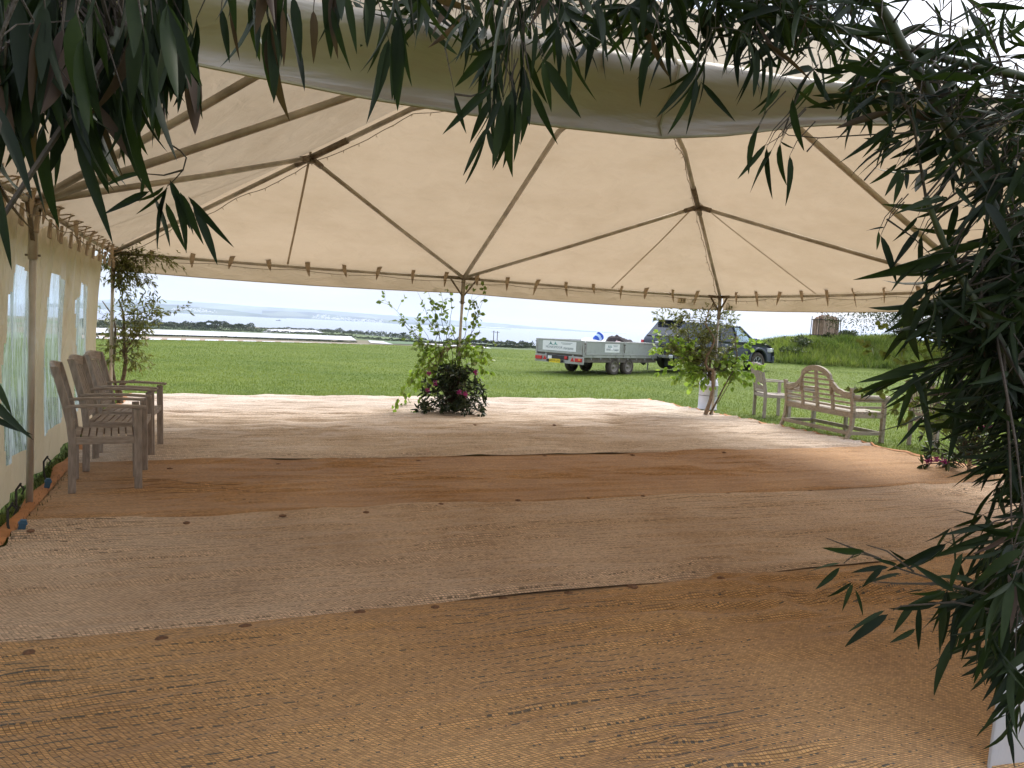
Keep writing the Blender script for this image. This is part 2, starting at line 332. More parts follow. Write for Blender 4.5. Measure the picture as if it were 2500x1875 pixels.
def mat_weave(name, c_lo, c_hi, fleck, fleck_amt, dk=.42):
    """woven coir matting: small offset stitches in rows, broken dark fleck rows"""
    m, t, b, o = sh(name); lk = t.links.new
    tcn = t.nodes.new('ShaderNodeTexCoord')
    # slight warp so that rows are not ruler straight
    wn = t.nodes.new('ShaderNodeTexNoise'); wn.inputs['Scale'].default_value = 1.6; wn.inputs['Detail'].default_value = 3; lk(tcn.outputs['Object'], wn.inputs['Vector'])
    sub = t.nodes.new('ShaderNodeVectorMath'); sub.operation = 'SUBTRACT'; sub.inputs[1].default_value = (.5, .5, .5); lk(wn.outputs['Color'], sub.inputs[0])
    scl = t.nodes.new('ShaderNodeVectorMath'); scl.operation = 'SCALE'; scl.inputs['Scale'].default_value = .07; lk(sub.outputs[0], scl.inputs[0])
    add = t.nodes.new('ShaderNodeVectorMath'); add.operation = 'ADD'; lk(tcn.outputs['Object'], add.inputs[0]); lk(scl.outputs[0], add.inputs[1])
    br = t.nodes.new('ShaderNodeTexBrick'); br.offset = 0; br.squash = 1
    br.inputs['Scale'].default_value = 1; br.inputs['Brick Width'].default_value = .019; br.inputs['Row Height'].default_value = .0105; br.inputs['Mortar Size'].default_value = .0024; br.inputs['Mortar Smooth'].default_value = .8
    br.inputs['Color1'].default_value = (.45, .45, .45, 1); br.inputs['Color2'].default_value = (1, 1, 1, 1); br.inputs['Mortar'].default_value = (0, 0, 0, 1); br.inputs['Bias'].default_value = 0
    s0 = t.nodes.new('ShaderNodeSeparateXYZ'); lk(add.outputs[0], s0.inputs[0])
    shx = t.nodes.new('ShaderNodeMath'); shx.operation = 'MULTIPLY_ADD'; shx.inputs[1].default_value = .62; lk(s0.outputs['Y'], shx.inputs[0]); lk(s0.outputs['X'], shx.inputs[2])
    cb0 = t.nodes.new('ShaderNodeCombineXYZ'); lk(shx.outputs[0], cb0.inputs[0]); lk(s0.outputs['Y'], cb0.inputs[1]); lk(cb0.outputs[0], br.inputs['Vector'])
    # dark flecks: rows spaced 45 mm, broken along the row
    sep = t.nodes.new('ShaderNodeSeparateXYZ'); lk(add.outputs[0], sep.inputs[0])
    rw = t.nodes.new('ShaderNodeMath'); rw.operation = 'MULTIPLY'; rw.inputs[1].default_value = 1 / .048; lk(sep.outputs['Y'], rw.inputs[0])
    frc = t.nodes.new('ShaderNodeMath'); frc.operation = 'FRACT'; lk(rw.outputs[0], frc.inputs[0])
    flr = t.nodes.new('ShaderNodeMath'); flr.operation = 'FLOOR'; lk(rw.outputs[0], flr.inputs[0])
    inrow = t.nodes.new('ShaderNodeMath'); inrow.operation = 'LESS_THAN'; inrow.inputs[1].default_value = .17; lk(frc.outputs[0], inrow.inputs[0])
    xs = t.nodes.new('ShaderNodeMath'); xs.operation = 'MULTIPLY'; xs.inputs[1].default_value = 60; lk(sep.outputs['X'], xs.inputs[0])
    cmb = t.nodes.new('ShaderNodeCombineXYZ'); lk(xs.outputs[0], cmb.inputs[0])
    f3 = t.nodes.new('ShaderNodeMath'); f3.operation = 'MULTIPLY'; f3.inputs[1].default_value = 7.31; lk(flr.outputs[0], f3.inputs[0]); lk(f3.outputs[0], cmb.inputs[1])
    fn = t.nodes.new('ShaderNodeTexNoise'); fn.inputs['Scale'].default_value = .8; fn.inputs['Detail'].default_value = 1; lk(cmb.outputs[0], fn.inputs['Vector'])
    # regional strength of the flecks
    rg = t.nodes.new('ShaderNodeTexNoise'); rg.inputs['Scale'].default_value = .55; rg.inputs['Detail'].default_value = 4; lk(tcn.outputs['Object'], rg.inputs['Vector'])
    th = t.nodes.new('ShaderNodeMath'); th.operation = 'ADD'; lk(fn.outputs['Fac'], th.inputs[0]); lk(rg.outputs['Fac'], th.inputs[1])
    gt = t.nodes.new('ShaderNodeMath'); gt.operation = 'GREATER_THAN'; gt.inputs[1].default_value = 1.03; lk(th.outputs[0], gt.inputs[0])
    fl = t.nodes.new('ShaderNodeMath'); fl.operation = 'MULTIPLY'; lk(gt.outputs[0], fl.inputs[0]); lk(inrow.outputs[0], fl.inputs[1])
    fl2 = t.nodes.new('ShaderNodeMath'); fl2.operation = 'MULTIPLY'; fl2.inputs[1].default_value = fleck_amt; lk(fl.outputs[0], fl2.inputs[0])
    # base colour: stitch variation x broad stains
    r = t.nodes.new('ShaderNodeMix'); r.data_type = 'RGBA'; r.inputs[6].default_value = tuple(c * dk for c in c_lo) + (1,); r.inputs[7].default_value = tuple(c_hi) + (1,); lk(br.outputs['Color'], r.inputs[0])
    st = t.nodes.new('ShaderNodeTexNoise'); st.inputs['Scale'].default_value = .8; st.inputs['Detail'].default_value = 7; st.inputs['Roughness'].default_value = .6; lk(tcn.outputs['Object'], st.inputs['Vector'])
    sr = t.nodes.new('ShaderNodeValToRGB'); sr.color_ramp.elements[0].position = .35; sr.color_ramp.elements[0].color = (.80, .74, .68, 1); sr.color_ramp.elements[1].position = .68; sr.color_ramp.elements[1].color = (1.08, 1.08, 1.1, 1); lk(st.outputs['Fac'], sr.inputs[0])
    mu = t.nodes.new('ShaderNodeMix'); mu.data_type = 'RGBA'; mu.blend_type = 'MULTIPLY'; mu.inputs[0].default_value = 1; lk(r.outputs[2], mu.inputs[6]); lk(sr.outputs[0], mu.inputs[7])
    fm = t.nodes.new('ShaderNodeMix'); fm.data_type = 'RGBA'; fm.inputs[7].default_value = tuple(fleck) + (1,); lk(fl2.outputs[0], fm.inputs[0]); lk(mu.outputs[2], fm.inputs[6])
    lk(fm.outputs[2], b.inputs['Base Color']); b.inputs['Roughness'].default_value = .85; b.inputs['Specular IOR Level'].default_value = .25
    bp = t.nodes.new('ShaderNodeBump'); bp.inputs['Strength'].default_value = .6; bp.inputs['Distance'].default_value = .006; lk(br.outputs['Color'], bp.inputs['Height']); lk(bp.outputs[0], b.inputs['Normal'])
    b.inputs['Sheen Weight'].default_value = .15
    return m
def patchy(m, sc, lo, hi):
    """multiplies every colour ramp of a leaf material by broad noise patches"""
    t = m.node_tree; lk = t.links.new; g = t.nodes.new('ShaderNodeNewGeometry'); n = t.nodes.new('ShaderNodeTexNoise'); n.inputs['Scale'].default_value = sc; n.inputs['Detail'].default_value = 9; n.inputs['Roughness'].default_value = .68
    lk(g.outputs['Position'], n.inputs['Vector']); r = t.nodes.new('ShaderNodeValToRGB'); r.color_ramp.elements[0].position = .38; r.color_ramp.elements[0].color = lo + (1,); r.color_ramp.elements[1].position = .64; r.color_ramp.elements[1].color = hi + (1,); lk(n.outputs['Fac'], r.inputs[0])
    src = [x for x in t.nodes if x.type == 'VALTORGB' and x != r][0]
    tg_ = [l.to_socket for l in list(src.outputs[0].links)]; mm = t.nodes.new('ShaderNodeMix'); mm.data_type = 'RGBA'; mm.blend_type = 'MULTIPLY'; mm.inputs[0].default_value = 1; lk(src.outputs[0], mm.inputs[6]); lk(r.outputs[0], mm.inputs[7])
    for q in tg_: lk(mm.outputs[2], q)
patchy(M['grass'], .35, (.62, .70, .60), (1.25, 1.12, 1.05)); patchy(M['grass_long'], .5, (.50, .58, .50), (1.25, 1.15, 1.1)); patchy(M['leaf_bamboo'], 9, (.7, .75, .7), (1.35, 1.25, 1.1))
def ground_mat():
    m, t, b, o = sh('meadow'); lk = t.links.new
    g = t.nodes.new('ShaderNodeNewGeometry')
    def noise(sc, det=6, rough=.6, vec=None):
        n = t.nodes.new('ShaderNodeTexNoise'); n.inputs['Scale'].default_value = sc; n.inputs['Detail'].default_value = det; n.inputs['Roughness'].default_value = rough
        lk(vec or g.outputs['Position'], n.inputs['Vector']); return n
    n1 = noise(.22, 10, .7); n2 = noise(7, 6, .7); n3 = noise(.012, 5)
    r1 = t.nodes.new('ShaderNodeValToRGB'); r1.color_ramp.elements[0].position = .35; r1.color_ramp.elements[0].color = (.09, .130, .022, 1); r1.color_ramp.elements[1].position = .68; r1.color_ramp.elements[1].color = (.155, .19, .045, 1); lk(n1.outputs['Fac'], r1.inputs[0])
    r2 = t.nodes.new('ShaderNodeValToRGB'); r2.color_ramp.elements[0].position = .35; r2.color_ramp.elements[0].color = (.45, .5, .4, 1); r2.color_ramp.elements[1].position = .65; r2.color_ramp.elements[1].color = (1.25, 1.25, 1.2, 1); lk(n2.outputs['Fac'], r2.inputs[0])
    mu = t.nodes.new('ShaderNodeMix'); mu.data_type = 'RGBA'; mu.blend_type = 'MULTIPLY'; mu.inputs[0].default_value = .8; lk(r1.outputs[0], mu.inputs[6]); lk(r2.outputs[0], mu.inputs[7])
    # far fields: ploughed / green patches beyond the brow
    vo = t.nodes.new('ShaderNodeTexVoronoi'); vo.inputs['Scale'].default_value = .006; lk(g.outputs['Position'], vo.inputs['Vector'])
    rf = t.nodes.new('ShaderNodeValToRGB'); cr = rf.color_ramp; cr.interpolation = 'CONSTANT'
    cr.elements[0].color = (.10, .13, .06, 1); cr.elements[1].position = .4; cr.elements[1].color = (.13, .17, .08, 1); e = cr.elements.new(.7); e.color = (.17, .15, .10, 1)
    sc = t.nodes.new('ShaderNodeSeparateColor'); lk(vo.outputs['Color'], sc.inputs[0]); lk(sc.outputs[0], rf.inputs[0])
    ln = t.nodes.new('ShaderNodeVectorMath'); ln.operation = 'LENGTH'; lk(g.outputs['Position'], ln.inputs[0])
    gt = t.nodes.new('ShaderNodeMath'); gt.operation = 'GREATER_THAN'; gt.inputs[1].default_value = 150; lk(ln.outputs['Value'], gt.inputs[0])
    fm = t.nodes.new('ShaderNodeMix'); fm.data_type = 'RGBA'; lk(gt.outputs[0], fm.inputs[0]); lk(mu.outputs[2], fm.inputs[6]); lk(rf.outputs[0], fm.inputs[7])
    lk(fm.outputs[2], b.inputs['Base Color']); b.inputs['Roughness'].default_value = .9; b.inputs['Specular IOR Level'].default_value = .15
    bp = t.nodes.new('ShaderNodeBump'); bp.inputs['Strength'].default_value = .8; bp.inputs['Distance'].default_value = .05; lk(n2.outputs['Fac'], bp.inputs['Height']); lk(bp.outputs[0], b.inputs['Normal'])
    return m
M['ground'] = ground_mat()
def hills_mat():
    m, t, b, o = sh('far_hills'); lk = t.links.new; g = t.nodes.new('ShaderNodeNewGeometry')
    mpn = t.nodes.new('ShaderNodeMapping'); mpn.inputs['Scale'].default_value = (.0022, .0007, .008); lk(g.outputs['Position'], mpn.inputs[0])
    vo = t.nodes.new('ShaderNodeTexVoronoi'); vo.inputs['Scale'].default_value = 1; lk(mpn.outputs[0], vo.inputs['Vector'])
    sc = t.nodes.new('ShaderNodeSeparateColor'); lk(vo.outputs['Color'], sc.inputs[0])
    rf = t.nodes.new('ShaderNodeValToRGB'); cr = rf.color_ramp; cr.interpolation = 'CONSTANT'
    cr.elements[0].color = (.015, .028, .028, 1); cr.elements[1].position = .45; cr.elements[1].color = (.05, .08, .045, 1); e = cr.elements.new(.75); e.color = (.10, .12, .07, 1)
    lk(sc.outputs[0], rf.inputs[0]); lk(rf.outputs[0], b.inputs['Base Color']); b.inputs['Roughness'].default_value = .95; b.inputs['Specular IOR Level'].default_value = .1
    return m
M['hills'] = hills_mat()
def sea_mat():
    m, t, b, o = sh('sea_water'); lk = t.links.new; g = t.nodes.new('ShaderNodeNewGeometry')
    b.inputs['Base Color'].default_value = (.20, .23, .31, 1); b.inputs['Roughness'].default_value = .3; b.inputs['Specular IOR Level'].default_value = .5
    n = t.nodes.new('ShaderNodeTexNoise'); n.inputs['Scale'].default_value = .02; n.inputs['Detail'].default_value = 6; lk(g.outputs['Position'], n.inputs['Vector'])
    bp = t.nodes.new('ShaderNodeBump'); bp.inputs['Strength'].default_value = .3; bp.inputs['Distance'].default_value = 3; lk(n.outputs['Fac'], bp.inputs['Height']); lk(bp.outputs[0], b.inputs['Normal'])
    return m
M['sea'] = sea_mat()
def fleece_mat():
    m, t, b, o = sh('crop_fleece'); lk = t.links.new; tcn = t.nodes.new('ShaderNodeTexCoord')
    wv = t.nodes.new('ShaderNodeTexWave'); wv.wave_type = 'BANDS'; wv.bands_direction = 'Y'; wv.inputs['Scale'].default_value = .05; wv.inputs['Distortion'].default_value = 3; wv.inputs['Detail'].default_value = 3; lk(tcn.outputs['Object'], wv.inputs['Vector'])
    r = t.nodes.new('ShaderNodeValToRGB'); r.color_ramp.elements[0].color = (.36, .35, .37, 1); r.color_ramp.elements[1].position = .45; r.color_ramp.elements[1].color = (.58, .57, .60, 1); lk(wv.outputs['Fac'], r.inputs[0]); lk(r.outputs[0], b.inputs['Base Color'])
    b.inputs['Roughness'].default_value = .5
    return m
M['fleece'] = fleece_mat()
M['soil'] = mat('bare_soil', (.30, .22, .17), .95, scale=.2)

# ------------------------------------------------------------------ terrain
def sm(x): x = np.clip(x, 0, 1); return x * x * (3 - 2 * x)
PR = np.array([(0, 0), (49, 0), (52, -.08), (60, -.4), (100, -1.95), (260, -8.4), (300, -9.1), (600, -13.2), (900, -17), (1300, -22), (3000, -38)], float)
def hgt(X, Y):
    X = np.asarray(X, float); Y = np.asarray(Y, float)
    d = np.hypot(X, Y); t = np.clip(X / np.maximum(Y, 1), -.8, .8)
    bd = np.where(t < 0, 49 + 21 * t, 49 + 10 * t)
    fx = np.clip((d - 20) / 20, 0, 1)
    z = np.interp(d - bd * fx + 49 * fx, PR[:, 0], PR[:, 1])
    z = z + .25 * sm((X - 2) / 8) * sm((Y - 17) / 14)
    wob = .6 * np.sin(X * .7 + 1.3) + .4 * np.sin(X * 1.9 + Y * .3)
    md = sm((X - 10.6 - .12 * (Y - 36)) / 4.6) * sm((Y - 33.3 + .25 * wob) / 4.2) * (1 - sm((Y - 44) / 9)) * (1 - .35 * sm((X - 19) / 9))
    z = z + md * (1.24 + .12 * np.sin(X * 1.1) + .10 * np.sin(X * 2.7 + Y) + .06 * np.sin(X * 5.1))
    z = z + md * .12 * np.sin(X * 2.1 + Y * 1.3) * np.sin(Y * 1.7)
    coast = np.interp(t, [-.8, -.46, -.30, -.24, -.19, -.135, -.1, .8], [1700, 1500, 1350, 1150, 820, 620, 580, 560])
    z = np.where(d > coast, np.maximum(z - (d - coast) * .32, -70), z)
    return z
def hz(x, y): return float(hgt(x, y))
def on(x, y, dz=0): return Vector((x, y, hz(x, y) + dz))
def gmarch(px, py, dz=0.0):          # where the sight line through a pixel meets the terrain
    d = ray(px, py); ts = np.concatenate([np.arange(5, 80, .25), np.geomspace(80, 3000, 1500)]) / d.y
    X, Y, Z = d.x * ts, d.y * ts, CH + d.z * ts
    k = np.argmax(Z <= hgt(X, Y) + dz)
    if Z[k] > hgt(X[k], Y[k]) + dz: k = len(ts) - 1
    return Vector((X[k], Y[k], float(hgt(X[k], Y[k])) + dz))
def gfar(px, py):
    d = ray(px, py); ts = np.geomspace(130, 3000, 2500) / d.y
    X, Y, Z = d.x * ts, d.y * ts, CH + d.z * ts; k = np.argmax(Z <= hgt(X, Y))
    if Z[k] > hgt(X[k], Y[k]): k = int(np.argmin(Z - hgt(X, Y)))
    return Vector((X[k], Y[k], float(hgt(X[k], Y[k]))))
th = np.unique(np.concatenate([np.radians(np.arange(-44, 44.01, .16)), np.radians(np.arange(-180, 180, 4))]))
th = th[th < math.radians(179.9)]
rr = np.concatenate([[.01], np.arange(1, 20, .8), np.arange(20, 62, .34), np.geomspace(62.5, 2600, 150)])
TH, RR = np.meshgrid(th, rr, indexing='ij'); X = RR * np.sin(TH); Y = RR * np.cos(TH)
V = np.stack([X, Y, hgt(X, Y)], -1).reshape(-1, 3); n, m_ = TH.shape
i, j = np.meshgrid(np.arange(n), np.arange(m_ - 1), indexing='ij'); a = (i * m_ + j).ravel(); b_ = (((i + 1) % n) * m_ + j).ravel()
Fq = np.stack([a, b_, b_ + 1, a + 1], 1)[:, ::-1]
me = np_mesh('ground', V, Fq, True)
bm = bmesh.new(); bm.from_mesh(me); bmesh.ops.recalc_face_normals(bm, faces=bm.faces); bm.faces.ensure_lookup_table()
if bm.faces[len(bm.faces) // 3].normal.z < 0: bmesh.ops.reverse_faces(bm, faces=bm.faces)
bm.to_mesh(me); bm.free()
tag(link('ground', me, M['ground']), 'sloping green meadow running to the brow and fields below', kind='structure')

# sea
sea = MB(); prof = [(300, 0), (2000, 0), (8000, 0), (20000, 0), (43000, 0)]
sea.lathe(prof, 96, (0, 0, -62)); o = sea.build('sea', M['sea']); tag(o, 'pale calm bay beyond the fields', kind='structure')

# far shore hills: profile in photo pixels -> ridge at a distance
def ridge(name, pts, dist, base_px, label, n_extra=3, depth=.12, seed=0):
    xs = np.arange(pts[0][0], pts[-1][0] + 1, 6.0); ys = np.interp(xs, [p[0] for p in pts], [p[1] for p in pts])
    ys = ys + np.array([mnoise.fractal(Vector((x * .02, seed, 0)), 1, 2, 4) for x in xs]) * 1.1
    rows = []
    top = [at(x, y, dist * (1 + depth)) for x, y in zip(xs, ys)]
    foot = [Vector((p.x / (1 + depth), p.y / (1 + depth), -63)) for p in top]
    for i, (tp, ft) in enumerate(zip(top, foot)):
        h = tp.z + 63
        row = [ft]
        for k, (u, q) in enumerate(((.02, .12), (.25, .35), (.5, .62), (.78, .9), (1, 1))):
            jt = 1 + .12 * mnoise.noise(Vector((i * .15, k * 3.1, seed)))
            row.append(Vector((ft.x + (tp.x - ft.x) * u, ft.y + (tp.y - ft.y) * u, -63 + max(h, 3) * (q * jt if q < 1 else 1))))
        row.append(Vector((tp.x * 1.1, tp.y * 1.1, -66)))
        rows.append(row)
    b = MB(); b.grid(rows); o = b.build(name, M['hills'], smooth=True); tag(o, label, kind='structure'); return o
ridge('far_ridge', [(150, 735), (300, 730), (390, 731), (480, 737), (600, 746), (700, 752), (800, 758), (900, 766), (1000, 773), (1100, 781), (1200, 788), (1300, 797), (1500, 812)], 21000, 0, 'faint blue ridge on the skyline behind the bay', seed=3)
ridge('hills', [(100, 742), (250, 739), (390, 742), (470, 748), (560, 757), (620, 765), (680, 773), (705, 779)], 11500, 0, 'low wooded headland across the bay', seed=5)
ridge('hills', [(640, 758), (760, 762), (850, 772), (930, 778), (1000, 786), (1060, 789), (1130, 795), (1190, 800)], 13500, 0, 'hills with a white town across the bay', seed=8)
ridge('hills', [(930, 793), (960, 788), (1060, 791), (1160, 797), (1225, 803), (1248, 809)], 12500, 0, 'green bluff at the end of the far shore', seed=9)
ridge('headland', [(1235, 797), (1270, 799), (1350, 803), (1450, 809), (1505, 813), (1530, 822)], 19000, 0, 'flat distant headland sloping into the sea', seed=12)
def town(pl, n, dist, label):
    b = MB()
    for _ in range(n):
        t = random.random(); x = pl[0][0] + (pl[1][0] - pl[0][0]) * t + random.gauss(0, 6); y = pl[0][1] + (pl[1][1] - pl[0][1]) * t - abs(random.gauss(0, 3.4))
        p = at(x, y, dist * (1 - .012 * random.random())); s_ = random.uniform(8, 22)
        b.box(p, (s_, 10, random.uniform(8, 13)))
    tag(b.build('far_town', M['white_wall']), label, kind='stuff')
town([(420, 757), (520, 763)], 90, 11400, 'scatter of white houses on the far left shore')
town([(770, 776), (935, 789)], 260, 12900, 'white waterfront town across the bay')
bt = MB(); p = at(679, 785, 7000); p.z = -61.5
bt.add([(p.x - 22, p.y, -61.9), (p.x + 22, p.y, -61.9), (p.x + 26, p.y, -57), (p.x - 24, p.y, -57), (p.x - 22, p.y + 9, -61.9), (p.x + 22, p.y + 9, -61.9), (p.x + 26, p.y + 9, -57), (p.x - 24, p.y + 9, -57)], [(0, 1, 2, 3), (7, 6, 5, 4), (0, 4, 5, 1), (1, 5, 6, 2), (2, 6, 7, 3), (3, 7, 4, 0)])
bt.box((p.x + 10, p.y + 4, -54), (14, 7, 6)); tag(bt.build('ship', M['trim']), 'tiny dark ship out on the bay before the headland', 'ship')

# white fleece covered fields, draped over the terrain
def drape(name, corners, m, label, dz=.25, nu=40, nv=8, kind='structure'):
    P = [gfar(*c) for c in corners]     # near-left, near-right, far-right, far-left
    rows = []
    for i in range(nu + 1):
        u = i / nu; a = P[0].lerp(P[1], u); b = P[3].lerp(P[2], u); rows.append([on(*(a.lerp(b, k / nv)).xy, dz) for k in range(nv + 1)])
    o = MB().grid(rows).build(name, m); tag(o, label, kind=kind); return o
drape('crop_field', [(215, 813), (870, 832), (858, 822), (215, 800)], M['fleece'], 'large field under white fleece behind the brow', nu=80)
drape('crop_field', [(640, 812), (790, 813), (770, 806), (655, 804)], M['fleece'], 'small fleece covered field beside the shore hedge')
drape('crop_field', [(905, 838), (960, 842), (935, 834), (898, 832)], M['fleece'], 'white sheeted strip between the green fields')
drape('crop_field', [(1030, 841), (1200, 852), (1190, 849), (1020, 838)], M['fleece'], 'narrow white sheeted strip behind the centre pole')
drape('green_field', [(935, 840), (1040, 843), (1030, 835), (925, 833)], mat('green_crop', (.07, .12, .05), .9, scale=.05), 'green crop field between white strips')
for k in range(15):
    x0 = 218 + k * 46; y0 = 820.5 + (x0 - 218) * .030
    drape('crop_bed', [(x0 - 4, y0 + 7.0), (x0 + 34, y0 + 7.8), (x0 + 40, y0 + 2.2), (x0 + 8, y0 + 1.4)], M['fleece'], 'sheeted bed, one of a slanting row just past the brow', nu=6, nv=2)
drape('soil_strip', [(200, 830), (900, 848), (900, 840.5), (200, 818)], M['soil'], 'bare soil around the sheeted beds', dz=.12, nu=60, nv=3)

# ------------------------------------------------------------------ leaf clouds
def leaf_tris(P, size, up_bias=.3, aspect=.45):
    """P (n,3) centres -> many folded leaf quads (two tris each) as arrays"""
    n = len(P); d = rng.normal(size=(n, 3)); d[:, 2] -= up_bias; d /= np.linalg.norm(d, axis=1)[:, None]
    q = rng.normal(size=(n, 3)); s = np.cross(d, q); s /= np.linalg.norm(s, axis=1)[:, None]
    sz = (size * rng.uniform(.6, 1.3, n))[:, None]; wd = sz * aspect / 2
    V = np.stack([P - d * sz / 2, P + s * wd, P + d * sz / 2, P - s * wd], 1).reshape(-1, 3)
    a = np.arange(n) * 4; return V, np.stack([a, a + 1, a + 2, a + 3], 1)
def cloud(name, P, size, m, parent=None, **kw):
    V, Fc = leaf_tris(np.asarray(P, float), size, **kw); o = link(name, np_mesh(name, V, Fc), m, parent); return o

def hedge(pts, hpx, dens, label, size=2.2, widpx=3, var=.5):
    P = []; szs = []
    for (x0, y0), (x1, y1) in zip(pts[:-1], pts[1:]):
        A, B = gfar(x0, y0), gfar(x1, y1); l = (B - A).length; pxm = (A.length + B.length) / 2 / F_PX; h = hpx * pxm; wid = widpx * pxm; n_ = int(math.hypot(x1 - x0, y1 - y0) * dens); szs.append(pxm)
        t = rng.uniform(0, 1, n_); X = A.x + (B.x - A.x) * t + rng.normal(0, wid * .4, n_); Y = A.y + (B.y - A.y) * t + rng.normal(0, wid * .4, n_)
        hh = h * (1 + var * 1.6 * np.array([mnoise.noise(Vector((a / (14 * pxm), b / (40 * pxm), 0))) for a, b in zip(X, Y)]))
        Z = hgt(X, Y) + rng.uniform(0, 1, n_) ** .7 * np.maximum(hh, .4); P.append(np.stack([X, Y, Z], 1))
    P = np.concatenate(P); o0 = Vector(P.mean(0)); o = cloud('hedge', P - np.array(o0), size * sum(szs) / len(szs), M['far_tree'], aspect=.9); o.location = o0
    tag(o, label, 'hedge', 'hedges between the far fields')
hedge([(200, 817), (500, 823), (870, 837)], 3.0, 9, 'long dark hedge in front of the big fleece field')
hedge([(200, 801), (420, 804), (640, 811), (860, 822)], 5, 9, 'hedge along the far side of the big fleece field')
hedge([(200, 798), (330, 797), (450, 800), (530, 803), (620, 806)], 11, 24, 'thick belt of trees above the shore at left', 2.6, 6, .6)
hedge([(610, 806), (700, 804), (790, 806), (900, 814)], 4, 8, 'low shore hedge behind the small fleece field')
hedge([(780, 811), (900, 815), (1000, 823), (1100, 831), (1200, 839), (1300, 846)], 8, 22, 'broad band of scrub running down to the shore', 2.4, 8, .7)
hedge([(860, 825), (960, 833), (1100, 841), (1290, 850)], 5, 14, 'hedge between the green fields and the white strips')
hedge([(1180, 846), (1300, 851), (1420, 857), (1560, 864)], 7, 20, 'dark hedge at the foot of the slope behind the trailer')
def tree(px, py, h, wdt, label, trunk_col='dark_bark', flat=.45):
    p = gfar(px, py); k_ = p.length / F_PX; h *= k_; wdt *= k_; r = empty('tree', p, 0, label, 'tree', 'trees near the shore')
    MB().tube([(0, 0, -.5), (h * .02, 0, h * .3), (-h * .02, 0, h * .55), (0, 0, h * .8)], [h * .035, h * .028, h * .02, h * .01], 6).build('trunk', M[trunk_col], r)
    P = []
    for _ in range(12):
        c = np.array([rng.normal(0, wdt * .24), rng.normal(0, wdt * .24), h * (1 - flat * .55) + rng.normal(0, h * flat * .16)]); q = rng.normal(size=(60, 3)); q /= np.linalg.norm(q, axis=1)[:, None]
        P.append(c + q * np.array([wdt * .18, wdt * .18, h * flat * .24]) * rng.uniform(.5, 1, (60, 1)))
    cloud('crown', np.concatenate(P), 2.4 * k_, M['far_tree'], r, aspect=.9)
tree(492, 803, 17, 20, 'round reddish tree left of the pair on the shore skyline')
tree(526, 805, 22, 28, 'tallest domed tree on the shore skyline')
tree(556, 806, 15, 22, 'low spreading tree right of the domed one')
tree(586, 807, 18, 22, 'dark bushy tree at the right end of the shore belt')
tree(571, 807, 15, 18, 'middle tree of the dark group at the shore')
tree(966, 825, 11, 18, 'dark tree group left of the centre pole')
tree(985, 827, 16, 11, 'taller dark tree just left of the centre pole')
tree(1184, 842, 13, 13, 'small round tree right of the centre pole by the sea')
for (x, y, lb) in ((1204, 847, 'thin wooden pole in the field right of the centre tree'), (1213, 846, 'taller thin pole beside the first pole in the field')):
    p = gfar(x, y); r_ = MB().tube([(0, 0, 0), (0, 0, 9)], .22, 5).bar((-1.2, 0, 8.3), (1.2, 0, 8.3), .2, .2).build('telegraph_pole', M['dark_bark']); r_.location = p; tag(r_, lb, 'telegraph pole')

# ------------------------------------------------------------------ lawn and mound grass
def blades(name, n_, sampler, hmin, hmax, wd, m, label, lean=.35):
    X, Y = sampler(n_); Z = hgt(X, Y); n_ = len(X); ang = rng.uniform(0, 2 * PI, n_); h = rng.uniform(hmin, hmax, n_); w_ = wd * (1 + Y / 30)
    lx, ly = rng.normal(0, lean, n_) * h, rng.normal(0, lean, n_) * h; cx_, sx_ = np.cos(ang) * w_ / 2, np.sin(ang) * w_ / 2
    V = np.stack([np.stack([X - cx_, Y - sx_, Z - .01], 1), np.stack([X + cx_, Y + sx_, Z - .01], 1), np.stack([X + lx, Y + ly, Z + h], 1)], 1).reshape(-1, 3)
    o = link(name, np_mesh(name, V, np.arange(len(V)).reshape(-1, 3)), m); tag(o, label, 'grass', kind='stuff'); return o
def samp_lawn(n_):
    t = rng.uniform(-.72, .72, n_); Y = 8.5 * (49 / 8.5) ** rng.uniform(0, 1, n_) ** .9; X = t * Y
    a, b = (X - TX) * CPs + (Y - TY) * SPs, -(X - TX) * SPs + (Y - TY) * CPs
    k = ~((a > -4.95) & (a < 5.3) & (b > -8) & (b < 7.9)); return X[k], Y[k]
blades('lawn_grass', 420000, samp_lawn, .015, .045, .008, M['grass'], 'short mown grass of the lawn')
def samp_gap(n_):
    a = rng.uniform(-6.6, -4.95, n_); b = rng.uniform(-5, 7.5, n_); return TX + a * CPs - b * SPs, TY + a * SPs + b * CPs
M['grass_dark'] = leafmat('dark_grass_blade', (.02, .035, .012), (.06, .085, .03), .2)  # darker blade colour for the strip beside the side wall
blades('edge_grass', 26000, samp_gap, .02, .055, .007, M['grass_dark'], 'dark grass in the gap beside the side wall')
def samp_mound(n_):
    X = rng.uniform(10.5, 32, n_); Y = rng.uniform(32.8, 46, n_)
    g = np.array(hgt(X, Y)); k = g > .42; return X[k], Y[k]
blades('mound_grass', 150000, samp_mound, .12, .42, .022, M['grass_long'], 'rough long grass covering the bank', .45)

